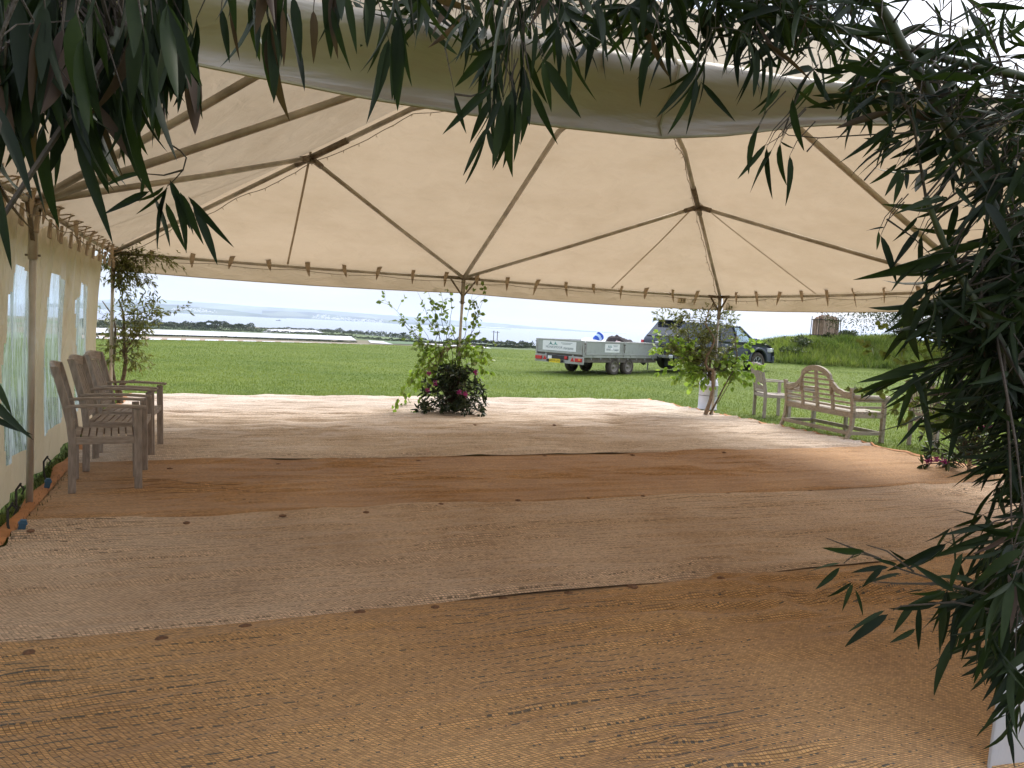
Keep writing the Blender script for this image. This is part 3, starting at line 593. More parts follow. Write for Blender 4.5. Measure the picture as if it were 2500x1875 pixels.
def bush(p, rx, rz, n_, label, m='gorse', size=.12, twigs=0, cat='shrub'):
    r = empty('shrub', p, 0, label, cat)
    P = []
    for _ in range(10):
        c = np.array([rng.normal(0, rx * .38), rng.normal(0, rx * .38), rz * rng.uniform(.3, .8)]); q = rng.normal(size=(n_ // 10, 3)); q /= np.linalg.norm(q, axis=1)[:, None]
        P.append(c + q * np.array([rx * .36, rx * .36, rz * .3]) * rng.uniform(.5, 1.1, (n_ // 10, 1)))
    o = cloud('foliage', np.concatenate(P), size, M[m], r); 
    b = MB()
    for k in range(6 + twigs):
        a = random.uniform(0, 2 * PI); e = Vector((math.cos(a) * rx * .6, math.sin(a) * rx * .6, rz * random.uniform(.8, 1.25)))
        b.tube([(0, 0, -.1), e * .5 + Vector((random.uniform(-.1, .1), 0, .1)), e], [.02, .013, .005], 4)
    b.build('stem', M['dark_bark'], r); return r
for (px, d, rx, rz, lb) in ((1962, 37, .7, .62, 'small bush on the bank under the log basket'), (2035, 39, .8, .55, 'bush at the right foot of the log basket'), (1838, 39, 1.3, .95, 'dark bush behind the pickup bonnet'),
                            (1915, 40, .7, .6, 'small bush on the bank crest left of the log basket'), (2060, 41, .9, .6, 'low bush on the crest right of the log basket'), (1790, 40, 1.0, .8, 'bush behind the pickup cab'), (1940, 36.2, .8, .45, 'low dry scrub on the face of the bank')):
    x = (px - 1250) / F_PX * d; bush(on(x, d, -.1), rx, rz, 900, lb)
bush(on(18.9, 37, -.1), 2.6, 3.0, 5000, 'large dark gorse bush at the right end of the bank', 'gorse', .12, 10)
bush(on(20.6, 35.5, -.1), 2.5, 2.4, 4200, 'second gorse bush mostly behind the bamboo', 'gorse', .12, 10)
bush(on(23.5, 36, -.1), 3, 2.6, 4200, 'gorse bush at the far right behind the bamboo', 'gorse', .12, 6)

# ------------------------------------------------------------------ log basket (beacon) on the mound
br_p = on(16.15, 39.6, -.06)
bc = empty('log_basket', br_p, .05, 'iron beacon basket packed with upright logs on top of the bank', 'beacon basket')
bc.scale = (.84, .84, .84)
for sx in (-1, 1):
    for sy in (-1, 1):
        MB().tube([(sx * .71, sy * .56, -.35), (sx * .66, sy * .52, 1.55)], .022, 6).build('leg', M['iron'], bc)
for z_ in (.38, 1.33):
    b = MB()
    for (a1, b1), (a2, b2) in (((-.68, -.54), (.68, -.54)), ((.68, -.54), (.68, .54)), ((.68, .54), (-.68, .54)), ((-.68, .54), (-.68, -.54))): b.bar((a1, b1, z_), (a2, b2, z_), .03, .04)
    b.build('hoop', M['iron'], bc)
lg = []
for k in range(4):
    r0 = .045 + .012 * k; me = MB().tube([(0, 0, 0), (.01, 0, .5), (-.01, .01, 1.0)], [r0, r0 * 1.05, r0 * .95], 7).mesh('log'); lg.append(me); me.materials.append(mat('split_log', ((.36, .26, .19), (.17, .115, .08), (.46, .33, .25), (.28, .19, .13))[k], .85, var=.5, scale=6, stretch=(6, 6, 1))); me.materials.append(M['log_end']); me.polygons[len(me.polygons) - 1].material_index = 1
for ix in range(12):
    for iy in range(8):
        x, y = -.56 + ix * .102 + random.uniform(-.02, .02), -.44 + iy * .125 + random.uniform(-.02, .02)
        cen = 1 - (x / .6) ** 2 * .5
        o = link('log', random.choice(lg), None, bc); o.location = (x, y, .40); o.rotation_euler = (random.uniform(-.04, .04), random.uniform(-.05, .05), random.uniform(0, 6)); o.scale = (1.05, 1.05, .80 + .40 * cen * random.uniform(.5, 1.15))
tag(bc.children[0])

# ------------------------------------------------------------------ coir mats
SEAM = [-4.85, -2.70, -.60, 1.65, 3.78, 5.9, 7.95]
mat_cols = [((.64, .355, .135), (.80, .475, .195), (.05, .055, .05), .85), ((.70, .475, .31), (.90, .665, .455), (.10, .075, .045), .75), ((.56, .31, .13), (.72, .42, .195), (.09, .055, .03), .55),
            ((.84, .68, .54), (.95, .82, .69), (.2, .13, .08), .4), ((.74, .60, .48), (.89, .75, .61), (.25, .17, .11), .3), ((.66, .53, .42), (.82, .69, .56), (.25, .17, .11), .2)]
mat_lab = ['nearest dark tan mat with broken black flecks', 'light tan mat, second from the front', 'orange brown mat in the middle of the floor', 'pale beige rippled mat behind the orange brown one', 'pale rippled mat around the centre pole', 'palest mat along the grass at the far edge']
def fbm(x, y, s=0): return mnoise.fractal(Vector((x, y, s)), 1, 2, 3)
MATZ = {}
def mat_h(k, a, b, b0, b1):
    amp = (.012, .026, .016, .036, .040, .034)[k]
    # ripples elongated along a, broken up
    r1 = mnoise.noise(Vector((a * .65 + k * 7, b * 6.5 + .9 * math.sin(a * .7 + k), k * 3.7)))
    r2 = mnoise.noise(Vector((a * 2.1, b * 13, k * 5.1 + 9)))
    r1 = max(0, r1 + .05) ** 1.2 * 2 if k < 3 else 1.4 * (1 - abs(r1) * 2.2)
    base = mnoise.noise(Vector((a * .5, b * .5, 2.2))) * .012
    if k >= 3:
        r3 = mnoise.noise(Vector((a * 1.1 + 3, b * 15 + 1.5 * math.sin(a * .9), k * 2.2))); base += .014 * (1 - 2.2 * abs(r3)) * (.6 + mnoise.noise(Vector((a * .6, b * 1.2, 40))))
    else:
        r3 = mnoise.noise(Vector((a * 1.3 + 3, b * 9 + 1.2 * math.sin(a * .8), k * 2.2))); base += .026 * max(0, 1 - 4 * abs(r3)) * max(0, mnoise.noise(Vector((a * .7, b * 1.1, 40 + k))) + .1) * 2
    z = .012 + base + amp * (r1 + .4 * r2)
    e = min(b - b0, b1 - b)
    z += .006 * math.exp(-((b - b0 - .05) / .05) ** 2) * (.6 + .6 * abs(math.sin(a * 1.65 + k)))
    z = z * min(1, (.5 if k < 3 else .38) + (b - b0) / .08)
    z -= .006 * math.exp(-((b1 - b) / .08) ** 2)
    return max(z, .003) + .004 * (k % 2)
for k in range(6):
    b0, b1 = SEAM[k], SEAM[k + 1] + .04
    a0, a1 = (-5.02, 5.32)
    if k == 0: b0 = -5.3
    na, nb = 340, max(60, int((b1 - b0) / (.024 if k == 0 else .017))); A = np.linspace(a0, a1, na); rows = np.zeros((na, nb, 3))
    for i, a in enumerate(A):
        w0 = b0 + .035 * mnoise.noise(Vector((a * .7, k * 9.1, 0))) + .018 * abs(math.sin(a * 1.65 + k)) * (-1); w1 = b1 + .03 * mnoise.noise(Vector((a * .8, k * 4.1 + 30, 0)))
        for j in range(nb):
            t = j / (nb - 1); b = w0 + (w1 - w0) * t
            aa = a
            if i == 0: aa = a + .05 * mnoise.noise(Vector((b * 1.4, 3, 0)))
            rows[i, j] = (aa, b, mat_h(k, a, b, w0, w1))
    me = np_mesh('coir_mat', rows.reshape(-1, 3), np_grid_faces(na, nb)[:, ::-1], True)
    o = link('coir_mat', me, mat_weave('coir_weave', *mat_cols[k], (.32, .40, .42, .6, .65, .7)[k])); o.location = (TX, TY, 0); o.rotation_euler = (0, 0, PSI)
    bmm = bmesh.new(); bmm.from_mesh(me); bmm.faces.ensure_lookup_table()
    if bmm.faces[5].normal.z < 0: bmesh.ops.reverse_faces(bmm, faces=bmm.faces)
    bmm.to_mesh(me); bmm.free()
    tag(o, mat_lab[k], 'mat', 'coir mats laid as the tent floor')
    # orange binding on both ends of the strip
    for sgn, ae in ((-1, a0), (1, a1)):
        P = []
        for q in range(40):
            b = b0 + (b1 - b0) * q / 39; wv = (.075 if sgn < 0 else .03) * mnoise.noise(Vector((b * 1.7, sgn, 5))); zz = mat_h(k, ae, b, b0, b1)
            wd = .095 if sgn < 0 else .04
            tw = .02 * (1 + mnoise.noise(Vector((b * 3, 8, sgn))))
            P.append([Vector((ae + sgn * (-.012) , b, zz + .007)), Vector((ae + sgn * (wd * .5 + wv), b, zz * .6 + .012 + tw)), Vector((ae + sgn * (wd + wv), b, .006 + tw * .7))])
        if P: MB().grid(P).build('edge_binding', M['binding'], o, True)
# underlay showing past the orange binding at the near left
P = [[L(-5.3 + .1 * math.sin(b * 2.1) + s_ * .32, b, .004 + .006 * (1 - abs(s_ - .5))) for s_ in (0, .5, 1)] for b in np.linspace(-4.9, -.9, 30)]
tag(MB().grid(P).build('groundsheet', mat('cream_groundsheet', (.6, .53, .42), .6, bump=.5, bscale=8), smooth=True), 'strip of cream groundsheet under the orange mat edge at the near left', 'groundsheet')

# washers pinning the mats
peg_px = [(70, 1598), (395, 1562), (599, 1530), (878, 1494), (1062, 1482), (1229, 1460), (1388, 1447), (1544, 1434), (1761, 1411), (455, 1277), (690, 1262), (893, 1250), (1076, 1235), (1264, 1222), (1435, 1217), (1570, 1216), (1779, 1206), (1976, 1194),
          (415, 1147), (680, 1134), (1023, 1123), (1330, 1112), (1544, 1110), (1767, 1106), (1159, 1044), (1353, 1044), (75, 1305)]
seam_nm = ['front seam', 'second seam', 'third seam', 'far pale seam']
pk = []
for q, (x, y) in enumerate(peg_px):
    p = gnd(x, y, .02); k = 0 if q < 9 else 1 if q < 18 else 2 if q < 24 else 3
    o = MB().lathe([(.0, .007), (.008, .008), (.010, .003), (.026, .003), (.030, .0), (.031, -.008)], 14).build('mat_pin', M['rust'], smooth=True)
    o.scale = (random.uniform(.75, 1.1),) * 2 + (1,); la, lb_ = loc(p); zs = [mat_h(kk, la, lb_, SEAM[kk], SEAM[kk + 1]) for kk in range(6) if SEAM[kk] - .03 <= lb_ <= SEAM[kk + 1] + .05]; o.location = (p.x, p.y, max(zs) + .003); o.rotation_euler = (random.uniform(-.1, .1), random.uniform(-.1, .1), 0); pk.append(o)
    nm = {0: ['leftmost', 'second from the left', 'third from the left', 'fourth from the left', 'fifth from the left', 'middle', 'third from the right', 'second from the right', 'rightmost'], 1: ['leftmost', 'second from the left', 'third from the left', 'fourth from the left', 'middle', 'fourth from the right', 'third from the right', 'second from the right', 'rightmost'],
          2: ['leftmost', 'second from the left', 'third from the left', 'third from the right', 'second from the right', 'rightmost'], 3: ['left', 'right', 'corner']}[k][q - (0, 9, 18, 24)[k]]
    lb = f'rusty round mat pin, {nm} one on the {seam_nm[k]} of the floor' if q != 26 else 'rusty round mat pin at the left mat edge near the side wall'
    tag(o, lb, 'mat pin', 'rusty pins holding the mats')

# ------------------------------------------------------------------ marquee
SA, SBF, SBN, HE, HP = 5.07, 5.24, 4.72, 2.30, 4.85
mq = empty('marquee', (TX, TY, 0), PSI, 'large open cream frame marquee with hipped roof on metal poles', 'marquee')
crest_px = [(-700, -260), (100, -140), (500, -55), (900, 12), (1110, 43), (1307, 81), (1578, 122), (1759, 145), (1889, 176), (2052, 199), (2233, 235), (2459, 280), (2800, 330)]
hem_px = [(-700, -20), (100, 75), (480, 156), (900, 240), (1000, 254), (1352, 307), (1623, 334), (1780, 330), (1916, 312), (1993, 303), (2278, 300), (2500, 330), (2800, 400)]
def curve_b(px, bpl):
    P = [at_b(x, y, bpl) for x, y in px]; return np.array([loc(p)[0] for p in P]), np.array([p.z for p in P])
cA, cZ = curve_b(crest_px, -4.86); hA, hZ = curve_b(hem_px, -4.86)
def crest(a): return float(np.interp(a, cA, cZ)) if cA[0] < a < cA[-1] else (float(cZ[-1]) + (HE - float(cZ[-1])) * min(1, (a - cA[-1]) / 2.0) if a >= cA[-1] else float(cZ[0]))
def hem(a): return float(np.interp(a, hA, hZ)) if hA[0] < a < hA[-1] else (float(hZ[-1]) + (HE - .27 - float(hZ[-1])) * min(1, (a - hA[-1]) / 2.0) if a >= hA[-1] else float(hZ[0]))
def crown(z): return z if z < 3.95 else 3.95 + (z - 3.95) * .30
def dip(a, b):        # the near right hip hangs slack
    if a <= 0 or b >= 0: return 0
    r_ = max(abs(a) / SA, -b / SBN, 1e-6); w_ = float(sm(-b / (SBN * r_))) ** 2 * float(sm(a / (SA * r_) / .9)); return .42 * w_ * 4 * r_ * (1 - r_)
def roofz(a, b):
    r_ = max(abs(a) / SA, b / SBF if b > 0 else -b / SBN); return crown(HE + (HP - HE) * (1 - r_)) - dip(a, b)
def side_pt(side, s_, t):       # s_ -1..1 along eave, t 0 peak .. 1 eave
    if side == 0: a, b = s_ * SA * t, SBF * t
    elif side == 1: a, b = SA * t, (s_ * SBF if s_ > 0 else s_ * SBN) * t
    elif side == 2: a, b = s_ * SA * t, -SBN * t
    else: a, b = -SA * t, (s_ * SBF if s_ > 0 else s_ * SBN) * t
    z = crown(HE + (HP - HE) * (1 - t)) - dip(a, b)
    # cloth sags a little between the rafters
    q = s_; z -= .045 * (abs(math.sin(q * PI)) ** .8) * t * (1.15 - t) * 2
    z += .012 * mnoise.noise(Vector((a * 1.2, b * 1.2, 0))) * min(1, (1 - t) * 6)
    if side == 2: z += (crest(a) - .01 - HE) * t ** 4
    if side in (1, 3) and s_ < 0: z += (crest(a if side == 1 else -SA) - .01 - HE) * (abs(s_) ** 4) * t ** 4
    return Vector((a, b, z))
for side in range(4):
    P = [[side_pt(side, -1 + 2 * i / 48, max(t / 40, .002)) for t in range(41)] for i in range(49)]
    MB().grid(P).build('roof_panel', M['canopy'], mq, True)
# valances
def valance(side, name='valance'):
    P = []
    for i in range(121):
        s_ = -1 + 2 * i / 120
        if side == 0: e = Vector((s_ * SA, SBF, HE)); nrm = Vector((0, 1, 0))
        elif side == 1: e = Vector((SA, s_ * SBF if s_ > 0 else s_ * SBN, HE)); nrm = Vector((1, 0, 0))
        else: e = Vector((-SA, s_ * SBF if s_ > 0 else s_ * SBN, HE)); nrm = Vector((-1, 0, 0))
        sag = .035 * (1 - ((s_ % 1) * 2 - 1) ** 2)
        row = []
        for k in range(7):
            t = k / 6; w_ = .012 * math.sin(s_ * 37 + side) * t + .018 * mnoise.noise(Vector((s_ * 9, side, t)))
            row.append(e + nrm * ((.22 * min(1, t * 6) if side == 3 else 0) + .03 + .05 * math.sin(t * 1.2) + w_) + Vector((0, 0, .015 - .285 * t - sag * t)))
        P.append(row)
    o = MB().grid(P).build(name, M['canopy'], mq, True)
    hemb = MB().tube([r[-1] for r in P[::2]], .006, 5).build('hem', M['seam'], o)
    return o
v0 = valance(0); valance(1); valance(3)
# near valance: a heavy drooping roll of cloth, crest lit, belly shaded
P = []
for i in range(161):
    a = -7.5 + 14.5 * i / 160
    a = max(-SA - .06, min(SA + .06, a)) if abs(a) > SA + .06 else a
    zc, zh = crest(a), hem(a); row = []
    tw = min(1, max(0, (a + 1.9) / .8)) * .05 if a < 0 else .05
    for (u, q) in ((0, .16), (.0, .08), (.03, .02), (.10, -.025), (.22, -.045), (.38, -.035), (.55, -.012), (.7, .01), (.84, .02), (.93, .012), (1.0, .005)):
        wob = .016 * mnoise.noise(Vector((a * 2.6, u * 2, 7))) + .007 * mnoise.noise(Vector((a * 7 + u * 3, u * 1.2, 17))) + .006 * max(0, mnoise.noise(Vector((a * 3 - u * 4, 3, 27))))
        row.append(Vector((a, -4.86 + q + wob, zc + (zh - zc) * u + (.006 if q == .16 else 0))))
    P.append(row)
nv = MB().grid(P).build('valance', M['valance'], mq, True); nv['label'] = 'weathered grey green valance drooping along the near eave'
MB().tube([r[-1] + Vector((0, -.003, .0)) for r in P], .004, 5).build('hem', M['seam'], nv)
MB().tube([r[-2] + Vector((0, -.004, -.01)) for r in P], .0016, 4).build('stitch_line', M['seam'], nv)

sx_ = loc(at_b(1640, 300, -4.86))[0]; ri = min(range(161), key=lambda i: abs(P[i][0].x - sx_)); MB().tube([p + Vector((0, -.004, 0)) for p in P[ri][1:]], .0035, 5).build('stitched_seam', M['seam'], nv)
# frame: nodes
def nd(a, b, dz=.07): return Vector((a, b, roofz(a, b) - dz))
cor = {'c0': (-SA, -SBN), 'c1': (-SA, SBF), 'c2': (SA, SBF), 'c3': (SA, -SBN)}
mid = {'m0': (-SA, 0), 'm1': (0, SBF), 'm2': (SA, 0), 'm3': (0, -SBN)}
tj = .5415; EAV = .03
def E(ab): return Vector((ab[0] * .995, ab[1] * .995, HE - EAV))
PKT = Vector((0, 0, crown(HP) - .09)); TBEND = 1 - (3.95 - HE) / (HP - HE)
def bendpt(v): return nd(v[0] * TBEND, v[1] * TBEND, .08)
J = {k: nd(v[0] * tj, v[1] * tj, .075) for k, v in cor.items()}
def tubeobj(name, p, q, r, m, dark=None, n_=10):
    return MB().tube([p, p.lerp(q, .5) + Vector((0, 0, -.012)), q], r, n_).build(name, m, mq, True)
for k, v in cor.items():
    tubeobj('rafter', E(v), J[k], .027, M['alu']); MB().tube([J[k], bendpt(v), PKT], .030, 10).build('rafter', M['alu'], mq, True)
for k, v in mid.items(): MB().tube([E(v), E(v).lerp(bendpt(v), .5) + Vector((0, 0, -.01)), bendpt(v), PKT], .033, 10).build('rafter', M['alu'], mq, True)
for c, m1, m2 in (('c0', 'm0', 'm3'), ('c1', 'm0', 'm1'), ('c2', 'm1', 'm2'), ('c3', 'm2', 'm3')):
    for mm in (m1, m2):
        tubeobj('rafter', E(mid[mm]), J[c], .027, M['alu'])
    j = J[c]; cc = Vector((cor[c][0], cor[c][1], HE)) ; d1 = (j - E(cor[c])).normalized()
    b = MB(); b.tube([j - d1 * .22, j + d1 * .55], .038, 10)
    for mm in (m1, m2):
        d2 = (E(mid[mm]) - j).normalized(); b.tube([j, j + d2 * .20], .036, 10)
    b.box(j + Vector((0, 0, -.045)), (.09, .09, .03)); b.build('junction', M['bracket'], mq, True)
# seams in the roof cloth dropping square from the junctions to the eave
for c in cor:
    ja, jb = cor[c][0] * tj, cor[c][1] * tj
    for (ea, eb) in ((ja, cor[c][1]), (cor[c][0], jb)):
        if c in ('c0', 'c3') and eb < -4.7: continue
        P = []
        for i in range(21):
            t = i / 20; a, b = ja + (ea - ja) * t, jb + (eb - jb) * t; side = 0 if abs(b) / (SBF if b > 0 else SBN) >= abs(a) / SA else 1
            tt = max(abs(a) / SA, b / SBF if b > 0 else -b / SBN); s_ = (a / (SA * tt)) if side == 0 else (b / ((SBF if b > 0 else SBN) * tt))
            q = side_pt(0 if (side == 0 and b > 0) else 2 if side == 0 else 1 if a > 0 else 3, s_, tt); 
            w_ = Vector((.014, 0, 0)) if eb != jb else Vector((0, .014, 0)); P.append([q - w_ + Vector((0, 0, -.008)), q + w_ + Vector((0, 0, -.008))])
        MB().grid(P).build('roof_seam', M['seam'], mq)
# posts
def post(a, b, sleeve=1, lean=(0, 0)):
    base = Vector((a + lean[0], b + lean[1], -.02)); top = Vector((a * .995, b * .995, HE - .03))
    o = MB().tube([base, base.lerp(top, .5), top], .0245, 12).build('post', M['alu_light'], mq, True)
    d = (top - base).normalized(); s0 = top - d * .42
    MB().tube([s0, top], .032, 12).build('sleeve', M['alu'], o, True)
    MB().box(base + Vector((0, 0, .028)), (.11, .11, .012)).build('base_plate', M['bracket'], o)
    MB().tube([s0 + Vector((-.05, 0, .03)), s0 + Vector((.05, 0, .03))], .008, 6).build('bolt', M['bracket'], o)
    return o
def bracket(a, b, dirv):
    b_ = MB(); c = Vector((a * .995, b * .995, HE - .035)); d = Vector(dirv)
    b_.bar(c - d * .27, c + d * .27, .05, .05); b_.build('eave_bracket', M['bracket'], mq)
    for s_ in (-1, 1):
        MB().bar(c + d * .22 * s_ + Vector((0, 0, -.02)), c + Vector((0, 0, -.30)), .028, .022).build('corner_brace', M['bracket'], mq)
for k, v in mid.items():
    post(*v, lean=(0, .10) if k == 'm1' else (0, 0)); bracket(*v, (0, 1, 0) if v[1] == 0 else (1, 0, 0))
for k, v in cor.items():
    post(*v)
    c = Vector((v[0] * .995, v[1] * .995, HE - .035)); b = MB()
    for d in (Vector((-np.sign(v[0]), 0, 0)), Vector((0, -np.sign(v[1]), 0))): b.bar(c - d * .03, c + d * .26, .05, .05)
    b.build('eave_bracket', M['bracket'], mq)
    for d in (Vector((-np.sign(v[0]), 0, 0)), Vector((0, -np.sign(v[1]), 0))): MB().bar(c + d * .22, c + Vector((0, 0, -.28)), .028, .022).build('corner_brace', M['bracket'], mq)
# eave rails
def rail(p, q):
    p, q = Vector(p) * .995, Vector(q) * .995; p.z = q.z = HE - .04
    MB().tube([p, p.lerp(q, .5) + Vector((0, 0, -.018)), q], .022, 10).build('eave_rail', M['alu'], mq, True)
for ring in (('c1', 'm1', 'c2', 'm2', 'c3'), ('c1', 'm0', 'c0')):
    pts = [Vector((*(cor.get(x) or mid.get(x)), 0)) for x in ring]
    for p, q in zip(pts[:-1], pts[1:]): rail(p, q)
# canvas straps round the rail
def strap_mesh(v):
    b = MB(); w0, w1 = .036, .010; ln = (.16, .12, .19)[v]
    pts = [(.02, -.045, .125), (.006, -.055, .065), (0, -.035, .0), (0, -.03, -.04), (.004 * v, -.02, -ln)]
    wd = [w0, w0, w0 * .9, w0 * .8, w1 * .6]
    vs = []
    for (x, y, z), w_ in zip(pts, wd): vs += [(x - w_, y, z), (x + w_, y, z)]
    fs = [(2 * i, 2 * i + 1, 2 * i + 3, 2 * i + 2) for i in range(4)]
    vs2 = [(x, y - .004, z) for x, y, z in vs]; nvv = len(vs)
    b.add(vs + vs2, fs + [tuple(i + nvv for i in f[::-1]) for f in fs] + [(2 * i, 2 * i + 2, 2 * i + 2 + nvv, 2 * i + nvv) for i in range(4)] + [(2 * i + 3, 2 * i + 1, 2 * i + 1 + nvv, 2 * i + 3 + nvv) for i in range(4)])
    b.tube([(-.03, -.03, .02), (.01, .035, .03), (.03, .05, .06)], .005, 4)
    me = b.mesh('webbing_strap'); me.materials.append(M['strap']); return me
SM = [strap_mesh(v) for v in range(3)]
def straps(side, lst):
    for q in lst:
        if side == 0: p, rz = Vector((q, SBF * .995, HE - .04)), 0
        elif side == 1: p, rz = Vector((SA * .995, q, HE - .04)), -PI / 2
        else: p, rz = Vector((-SA * .995, q, HE - .04)), PI / 2
        o = link('webbing_strap', random.choice(SM), None, mq); o.location = p; o.rotation_euler = (random.uniform(-.15, .15), random.uniform(-.35, .35), rz + random.uniform(-.6, .6)); o.scale = (random.uniform(.8, 1.1), 1, random.uniform(.8, 1.15))
straps(0, [x for x in np.arange(-4.6, 5.0, .535) if abs(x) > .2]); straps(1, [x for x in np.arange(4.7, -4.6, -.54) if abs(x) > .2]); straps(3, [x for x in np.arange(4.75, -4.6, -.50) if abs(x) > .2])
# size tag printed on the far valance beside the right pole
def text_mesh(s_, size, ext=0.002, shear=0.0):
    c = bpy.data.curves.new('lettering', 'FONT'); c.body = s_; c.size = size; c.extrude = ext; c.shear = shear; c.align_x = 'CENTER'; c.align_y = 'CENTER'; c.resolution_u = 2
    o = bpy.data.objects.new('lettering', c); COL.objects.link(o); dg = bpy.context.evaluated_depsgraph_get(); me = bpy.data.meshes.new_from_object(o.evaluated_get(dg)); bpy.data.objects.remove(o); return me
tg = MB().box((0, 0, 0), (.17, .004, .10)).build('size_tag', mat('tag_cloth', (.55, .46, .33), .8), mq); ta = 4.22; tg.location = (ta, SBF - .0, HE - .15)
tm = text_mesh('3 8', .085); o = link('lettering', tm, M['ink'], tg); o.location = (.02, -.005, .008); o.rotation_euler = (PI / 2, 0, 0)
MB().bar((-.07, -.006, -.034), (.07, -.006, -.034), .003, .006).build('underline', M['ink'], tg)

# side wall on the left with clear arched windows
WALLA = -5.19
def wall_off(b, z):
    f = .040 * math.sin(b * 9.5 + 1.0 + .8 * math.sin(b * 2.1)) + .020 * math.sin(b * 21 + z * 1.2) + .030 * mnoise.noise(Vector((b * 2.2, z * .8, 4)))
    f *= .35 + .65 * (z / 2.2)
    f += .016 * math.sin(b * 43 + 2 * math.sin(b * 5)) * max(0, z / 2.2) ** 3 + .03 * mnoise.noise(Vector((b * 3.1, z * 2.3, 9))) * (1 - z / 2.6)
    bulge = -.05 * math.sin(PI * min(1, z / 2.2)) - .10 * max(0, (.35 - z)) 
    return WALLA + f + bulge
WB0, WB1 = -4.9, 5.22
wins = []
for (bL, bR, lb) in ((-2.55, -1.75, 'w'), (-1.05, .55 - .9, 'w')): pass
def bplane(px, py):       # where a pixel's sight line meets the wall plane
    d = ray(px, py); o0 = loc((0, 0)); da = d.x * CPs + d.y * SPs; t = (WALLA - o0[0]) / da; p = Vector((0, 0, CH)) + d * t; return loc(p)[1], p.z
w_edges = [(bplane(22, 850)[0], bplane(88, 850)[0]), (bplane(116, 850)[0], bplane(163, 850)[0]), (bplane(191, 850)[0], bplane(219, 850)[0])]
ztop = bplane(143, 668)[1]; zbot = bplane(140, 1040)[1]; zsh = bplane(143, 730)[1]
w_edges.insert(0, (w_edges[0][0] - 1.75, w_edges[0][0] - .75)); w_edges.insert(0, (w_edges[0][0] - 1.75, w_edges[0][0] - .75))
def in_win(b, z):
    for k, (l, r_) in enumerate(w_edges):
        wv = .03 * math.sin(z * 4 + k); c = (l + r_) / 2; hw = (r_ - l) / 2
        if l + wv < b < r_ + wv and zbot + .05 * (b - c) < z:
            t = abs(b - c - wv) / hw
            if z < zsh + (ztop - zsh) * (1 - t ** 1.3): return k + 1
    return 0
db = .017; nb_ = int((WB1 - WB0) / db); nz_ = 96
Bv = np.linspace(WB0, WB1, nb_ + 1)
VV = np.zeros((nb_ + 1, nz_ + 1, 3)); IN = np.zeros((nb_, nz_), int)
for i, b in enumerate(Bv):
    zt = 2.215 - .05 * (1 - abs(math.sin((b - .1) / .5 * PI))) ** .8 ; zb = .03 + .02 * math.sin(b * 3)
    for j in range(nz_ + 1):
        z = zb + (zt - zb) * j / nz_; VV[i, j] = (wall_off(b, z), b, z)
for i in range(nb_):
    for j in range(nz_): IN[i, j] = in_win(Bv[i] + db / 2, VV[i, j, 2] + .011)
FF = np_grid_faces(nb_ + 1, nz_ + 1); fl_ = IN.ravel()
def sub(F_):
    u, inv = np.unique(F_, return_inverse=True); return VV.reshape(-1, 3)[u], inv.reshape(F_.shape)
v_, f_ = sub(FF[fl_ == 0]); sw = link('side_wall', np_mesh('side_wall', v_, f_, True), M['wall'], mq)
for k in range(1, len(w_edges) + 1):
    if (fl_ == k).sum(): v_, f_ = sub(FF[fl_ == k]); link('window_pane', np_mesh('window_pane', v_, f_, True), M['pvc'], sw)
MB().tube([Vector((wall_off(WB1, z) + .004, WB1, z)) for z in np.linspace(.03, 2.2, 20)], .012, 6).build('edge_cord', M['strap'], sw)
# toggles and loops along the top of the wall
for q in np.arange(-4.6, 5.1, .5):
    MB().tube([(-5.05, q, 2.27), (-4.97, q + .08, 2.30), (-4.90, q - .06, 2.28), (-5.04, q, 2.22)], .006, 5).build('tie_loop', M['strap'], mq)
    MB().add([(-4.99, q - .012, 2.19), (-4.99, q + .012, 2.19), (-5.0, q + .05, 2.04), (-5.0, q - .04, 2.05), (-5.01, q - .012, 2.19), (-5.01, q + .012, 2.19), (-5.02, q + .05, 2.04), (-5.02, q - .04, 2.05)], [(0, 1, 2, 3), (7, 6, 5, 4), (0, 3, 7, 4), (1, 5, 6, 2), (3, 2, 6, 7)]).build('toggle_tab', M['strap'], mq)

# near side curtain at the right, outer white face
P = []
for i in range(60):
    a = -1.17 + 4.6 * i / 59
    P.append([Vector((a + .012 * math.sin(z * 2), -4.80 + .035 * math.sin(a * 16 + .5) * (1 - .3 * z) + .015 * math.sin(a * 41 + z), z)) for z in np.linspace(.01, 2.0, 14)])
nc = MB().grid(P).build('door_curtain', M['white_pvc'], mq, True); nc['label'] = 'white curtain hanging at the near right of the opening'
MB().tube([r + Vector((-.004, -.004, 0)) for r in P[0]], .008, 6).build('edge_cord', M['white_pvc'], nc)

